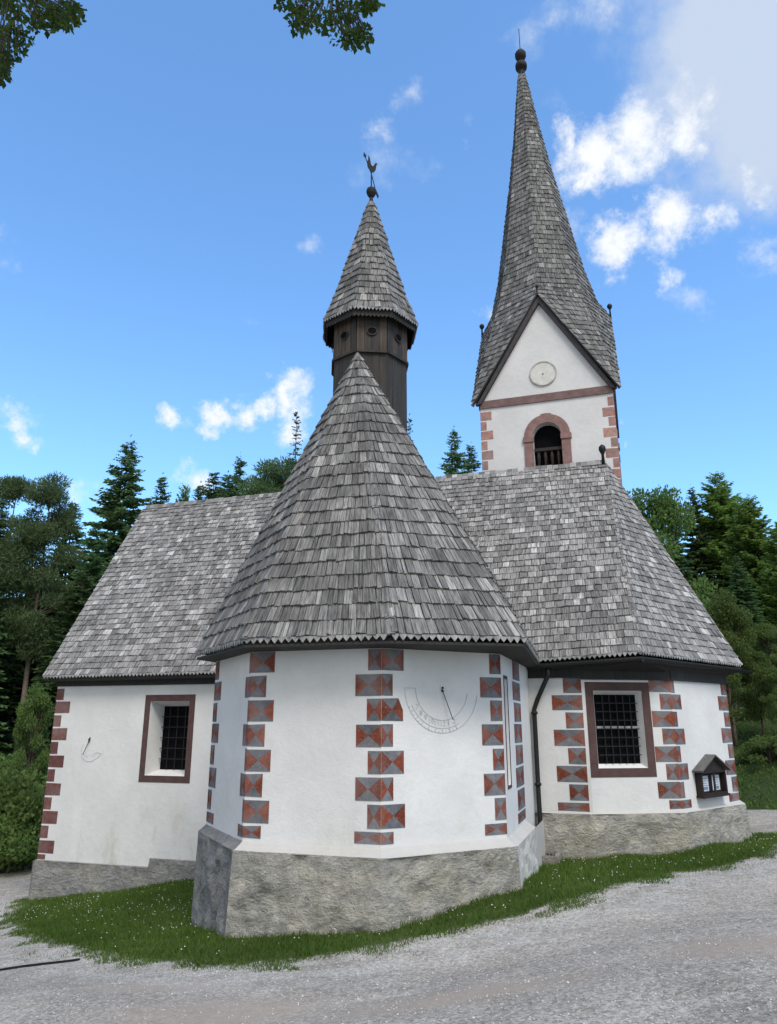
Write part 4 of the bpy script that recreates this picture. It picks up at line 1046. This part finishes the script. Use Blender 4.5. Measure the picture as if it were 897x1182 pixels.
def proto(kind):
    if kind in PROTO: return PROTO[kind]
    p = None
    if kind.startswith('spruce'):
        sd_ = int(kind[-1]); Rm = [3.6, 3.1, 3.4][sd_ % 3]
        Q = spruce_mesh(20, Rm, 10+sd_, .06, 1.5, .62, .12, .3); c = qmesh('crown', Q, M['spruce']); t = trunk_mesh('trunk', 19.4, .24, M['bark'], None)
    elif kind == 'sparse':
        Q = spruce_mesh(20, 1.9, 33, .1, .8, .5, .1, .45); c = qmesh('crown', Q, M['spruce']); t = trunk_mesh('trunk', 19.6, .2, M['bark'], None)
    elif kind.startswith('larch'):
        sd_ = int(kind[-1]); Q = spruce_mesh(20, 4.4, 50+sd_, .05, 1.35, .85, .6, .45, .6); c = qmesh('crown', Q, M['larch']); t = trunk_mesh('trunk', 19.3, .25, M['bark'], None)
    elif kind.startswith('pine'):
        r = np.random.default_rng(70+int(kind[-1])); cs_, rs_, lim = [], [], []
        for i in range(48):
            f = r.uniform(.36, 1.0); a = r.uniform(0, 2*np.pi); rad = (1-((f-.64)/.37)**2)**.5*2.3*r.uniform(.5, 1.05) if abs(f-.64) < .365 else .3
            cc = (rad*np.cos(a), rad*np.sin(a), 20*f*.97); cs_.append(cc); k_ = r.uniform(.8, 1.4); rs_.append((k_, k_, k_*.6)); lim.append(((0, 0, cc[2]-.7), cc, .06))
        Q = tuft_mesh(cs_, rs_, 520, 5+int(kind[-1]), (.34, .035), .4); c = qmesh('crown', Q, M['pine']); t = trunk_mesh('trunk', 19.2, .26, M['bark_pale'], None, .25, 1, lim)
    elif kind.startswith('broad'):
        r = np.random.default_rng(90+int(kind[-1])); cs_, rs_, lim = [], [], []
        for i in range(34):
            f = r.uniform(.18, .97); a = r.uniform(0, 2*np.pi); rad = 3.0*math.sin(math.pi*min(.93, f*.9+.08))**.7*r.uniform(.3, 1.0)
            cc = (rad*np.cos(a), rad*np.sin(a), 10*f); cs_.append(cc); k_ = r.uniform(.6, 1.15); rs_.append((k_, k_, k_*.7)); lim.append(((0, 0, cc[2]*.6), cc, .05))
        Q = tuft_mesh(cs_, rs_, 620, 15+int(kind[-1]), (.19, .06), .1); c = qmesh('crown', Q, M['broad']); t = trunk_mesh('trunk', 8.5, .18, M['bark'], None, .3, 2, lim)
    elif kind.startswith('bush'):
        r = np.random.default_rng(120+int(kind[-1])); cs_, rs_, lim = [], [], []
        for i in range(16):
            a = r.uniform(0, 2*np.pi); rad = 1.25*r.random()**.6; hz = r.uniform(.2, 1.7)*(1-.3*rad/1.25); cc = (rad*np.cos(a), rad*np.sin(a), hz); cs_.append(cc); k_ = r.uniform(.3, .6); rs_.append((k_, k_, k_*.8)); lim.append(((0, 0, 0), cc, .02))
        Q = tuft_mesh(cs_, rs_, 1700, 25+int(kind[-1]), (.11, .035), .25); c = qmesh('crown', Q, M['broad']); t = trunk_mesh('stem', 1.2, .04, M['bark'], None, .1, 3, lim)
    COL.objects.unlink(c); COL.objects.unlink(t)
    PROTO[kind] = (c, t); return PROTO[kind]
NAMES = {'spruce': ('spruce_tree', 'tree', 20), 'sparse': ('spruce_tree', 'tree', 20), 'larch': ('larch_tree', 'tree', 20), 'pine': ('pine_tree', 'tree', 20), 'broad': ('broadleaf_tree', 'tree', 10), 'bush': ('shrub', 'shrub', 1.9)}
def plant(kind, px, py, Y, label, wide=1.0, group=None, base_x=None, sink=0):
    """a tree whose top is seen at (px,py) when it stands Y metres away; its foot goes on the ground"""
    top = atY(px, py, Y); g = gz(top.x, top.y)-sink; H = top.z-g
    k0 = kind.rstrip('0123456789'); nm, cat, H0 = NAMES[k0]
    o = empty(nm, (top.x, top.y, g), label, cat, group, random.uniform(0, 6.28)); s = H/H0; o.scale = (s*wide, s*wide, s)
    for src in proto(kind):
        c = src.copy(); link(c, o)
    return o
GL = 'conifers on the left behind the nave'; GB = 'conifers behind the roofs'; GR = 'trees on the right behind the chancel'; GU = 'shrubs on the banks'
plant('pine0', 62, 545, 27, 'tall pine with a bare pale trunk left of the nave roof', .85, GL)
plant('pine1', 22, 549, 31, 'bushy pine at the left edge beside the bare trunked pine', .95, GL)
plant('spruce0', 2, 572, 29, 'tall dark spruce at the very left edge behind the bushy pine', 1.1, GL)
plant('spruce1', 86, 578, 35, 'dark spruce filling the gap between the bare trunked pine and the tallest spruce', 1.3, GL)
plant('spruce2', 45, 640, 34, 'dense dark spruce filling the gap behind the two left pines', 1.5, GL)
plant('spruce0', 98, 655, 27, 'low spruce close behind the left slope of the nave roof', 1.3, GL)
plant('spruce0', 150, 505, 33, 'tallest dark spruce left of the church, just beyond the nave gable', 1.12, GL)
plant('spruce1', -12, 590, 26, 'dark spruce cut by the left edge of the photo', 1.1, GL)
plant('spruce2', 112, 600, 30, 'lower dark spruce between the pines and the tallest left spruce', 1.1, GL)
plant('spruce1', 188, 548, 44, 'small pointed spruce tip over the left end of the nave ridge', 1.1, GB)
plant('larch0', 214, 560, 46, 'pale green slim tip above the nave ridge', .6, GB)
plant('spruce2', 248, 543, 42, 'dark rounded conifer over the middle of the nave ridge', 1.25, GB)
plant('spruce0', 278, 524, 47, 'pointed spruce over the nave ridge, right of the rounded conifer', 1.0, GB)
plant('pine0', 318, 527, 40, 'broad topped pine above the nave ridge beside the chapel roof', 1.2, GB)
plant('spruce1', 232, 558, 44, 'low spruce between the pale slim tip and the rounded conifer above the nave ridge', 1.3, GB)
plant('spruce2', 263, 546, 46, 'spruce filling the notch between the rounded conifer and the pointed spruce', 1.3, GB)
plant('spruce0', 297, 545, 44, 'spruce between the pointed spruce and the broad topped pine', 1.3, GB)
plant('spruce1', 334, 528, 41, 'dense spruce below the thin sparse spruce top beside the chapel roof', 1.2, GB)
plant('sparse', 343, 473, 38, 'thin sparse spruce top just left of the chapel roof', .8, GB)
plant('sparse', 472, 480, 40, 'spruce tip showing right of the wooden turret', .8, GB)
plant('spruce1', 524, 494, 42, 'dark spruce top left of the bell tower', 1.0, GB)
plant('spruce2', 543, 512, 45, 'lower spruce top touching the left side of the bell tower', 1.0, GB)
plant('spruce0', 400, 560, 52, 'spruce hidden mostly behind the chapel roof', 1.1, GB)
plant('broad0', 748, 566, 25, 'light green broadleaf tree beside the hip of the chancel roof', .8, GR)
plant('spruce0', 797, 560, 36, 'dark pointed spruce right of the chancel roof', 1.0, GR)
plant('larch0', 826, 546, 36, 'tall bright green conifer, highest on the right side', 1.15, GR)
plant('larch1', 862, 572, 32, 'broad yellow green conifer second from the right edge', 1.25, GR)
plant('larch0', 898, 602, 29, 'green conifer cut by the right edge of the photo', 1.2, GR)
plant('spruce2', 775, 600, 31, 'shaded spruce between the broadleaf tree and the dark pointed spruce', 1.1, GR)
plant('larch1', 940, 590, 34, 'green conifer just beyond the right edge', 1.0, GR)
plant('broad1', 828, 682, 21, 'loose leafy hazel beside the right slope of the chancel roof', .75, GR)
plant('broad0', 885, 720, 23, 'shaded leafy tree low at the right edge', 1.0, GR)
plant('spruce1', 850, 640, 27, 'dark spruce standing behind the loose leafy hazel', 1.3, GR)
for i, (k, px, py, Y, lb, wd) in enumerate([
    ('bush0', 20, 850, 22, 'rounded shrub on the left bank below the pine trunk', 1.3), ('bush1', -5, 900, 20, 'leafy shrub at the left edge above the path', 1.3),
    ('bush2', 42, 872, 19.5, 'shrub growing close to the left corner of the nave', .9), ('broad1', 48, 788, 21, 'slim leafy bush rising beside the left end of the nave roof', .5),
    ('bush1', 12, 935, 18.6, 'low shrub just above the path on the left', 1.3), ('bush0', 870, 848, 22, 'rounded shrub right of the chancel corner', 1.5),
    ('broad1', 868, 745, 21, 'dense leafy bush rising behind the right chancel corner', .8), ('broad0', 897, 770, 20, 'tall dark bush at the right edge above the path', .8), ('bush1', 885, 845, 19, 'rounded bush right of the notice case, above the path', 1.6),
    ('broad0', 990, 700, 24, 'leafy tree on the right bank, just outside the photo', .9), ('bush0', 985, 850, 22, 'shrub on the right bank, just outside the photo', 1.6), ('spruce2', 1060, 600, 27, 'spruce on the right bank, well outside the photo', 1.2), ('broad1', 1120, 720, 24, 'leafy tree on the far right bank, outside the photo', .9),
    ('bush2', 895, 868, 20, 'low shrub on the grassy bank at the right edge', 1.3), ('bush1', 858, 880, 24, 'small shrub behind the right corner of the chancel', 1.2)]):
    plant(k, px, py, Y, lb, wd, GU)
# the deeper wood that closes the view
for i in range(26):
    t = i/25; a = lerp(-1.0, 1.0, t); dist = random.uniform(50, 64); X = dist*math.sin(a*.85); Yd = dist*math.cos(a*.85)
    kind = random.choice(['spruce0', 'spruce1', 'spruce2', 'larch1']); g = gz(X, Yd); H = random.uniform(9.5, 13) if abs(a) < .35 else random.uniform(8.5, 11)
    nm, cat, H0 = NAMES[kind.rstrip('0123456789')]
    o = empty(nm, (X, Yd, g), 'dark conifer deep in the wood behind the church', cat, 'wood behind the church', random.uniform(0, 6.28)); s = H/H0; o.scale = (s*1.25, s*1.25, s)
    for src in proto(kind): link(src.copy(), o)
for i, (px, py, Y) in enumerate([(-25, 660, 30), (15, 690, 33), (95, 690, 37), (60, 720, 35), (840, 720, 38), (880, 690, 40), (905, 740, 33), (800, 690, 42)]):
    plant(random.choice(['spruce0', 'spruce2']), px, py, Y, 'shaded understorey spruce filling the gaps between the taller trees', 1.6, 'understorey spruces')
# forest-floor herbs on the banks
x = rng.uniform(-16, 16, 200000); y = rng.uniform(13, 28, 200000); k = forest_mask(x, y) > .6; k &= (np.abs(x) > 6.2); x, y = x[k][:62000], y[k][:62000]; n = len(x)
P = np.stack([x, y, Gz(x, y)], 1); D = unit(rng.normal(0, .6, (n, 3))+[0, 0, 1]); Wv = unit(np.cross(D, rng.normal(0, 1, (n, 3)))); hh_ = rng.uniform(.03, .13, n)
o = qmesh('undergrowth', kite(P, D, Wv, hh_, hh_*.16), M['blade']); tag(o, kind='stuff')

# the tree the photographer stands under: trunk behind to the left, two boughs hanging into view
bt = empty('beech_tree', (-4.6, -1.2, gz(-4.6, -1.2)), 'broad leaved tree whose dark boughs hang into the top left of the view', 'tree')
O = bt.location.copy()
tk = MB(); tk.tube([Vector((0, 0, -.3)), Vector((.05, .1, 2)), Vector((.2, .3, 4.2)), Vector((.5, .4, 6.5)), Vector((.7, .6, 9))], [.3, .25, .2, .15, .05], 12); tk.build('trunk', M['bark'], bt, True)
t1 = atY(12, -28, 4.2)-O; t2 = atY(385, -22, 4.4)-O
lm = MB(); s0_ = Vector((.2, .3, 4.2)); s1_ = Vector((.4, .4, 5.6))
lm.tube([s0_, lerp(s0_, t1, .5)+Z*.5, t1, t1+Vector((.15, .2, -.1))], [.1, .06, .02, .006], 7); lm.tube([s1_, lerp(s1_, t2, .4)+Z*.6, lerp(s1_, t2, .8)+Z*.35, t2, atY(395, 40, 4.4)-O], [.11, .07, .03, .014, .004], 7)
r = np.random.default_rng(4); leaves = []
def bough(pts, spread, n, Y):
    for _ in range(n):
        i = r.integers(len(pts)); px, py, rx, ry = pts[i]; a = r.uniform(0, 2*np.pi); q = r.random()**.55
        p = atY(px+rx*q*math.cos(a), py+ry*q*math.sin(a), Y+r.uniform(-spread, spread))-O; leaves.append(p)
        if r.random() < .12: lm.tube([p, lerp(p, (t1 if px < 200 else t2), .35)+Z*.02], .003, 4)
bough([(10,12,45,42),(45,8,45,28),(78,16,20,16),(12,50,22,22),(2,75,10,20),(60,22,25,14),(-30,10,60,60),(-10,-40,90,40)], .35, 1500, 4.2)
bough([(340,2,22,16),(352,24,18,16),(375,12,40,16),(398,30,30,22),(412,44,18,14),(385,-25,70,30),(425,6,16,10)], .3, 1050, 4.4)
lm.build('bough', M['case'], bt, True)
P = np.array([tuple(p) for p in leaves]); n = len(P); D = unit(r.normal(0, .7, (n, 3))+[0, 0, -.45]); Wv = unit(np.cross(D, r.normal(0, .6, (n, 3))+[0, 0, 1]*np.ones((n, 1)))); L_ = r.uniform(.035, .062, n)
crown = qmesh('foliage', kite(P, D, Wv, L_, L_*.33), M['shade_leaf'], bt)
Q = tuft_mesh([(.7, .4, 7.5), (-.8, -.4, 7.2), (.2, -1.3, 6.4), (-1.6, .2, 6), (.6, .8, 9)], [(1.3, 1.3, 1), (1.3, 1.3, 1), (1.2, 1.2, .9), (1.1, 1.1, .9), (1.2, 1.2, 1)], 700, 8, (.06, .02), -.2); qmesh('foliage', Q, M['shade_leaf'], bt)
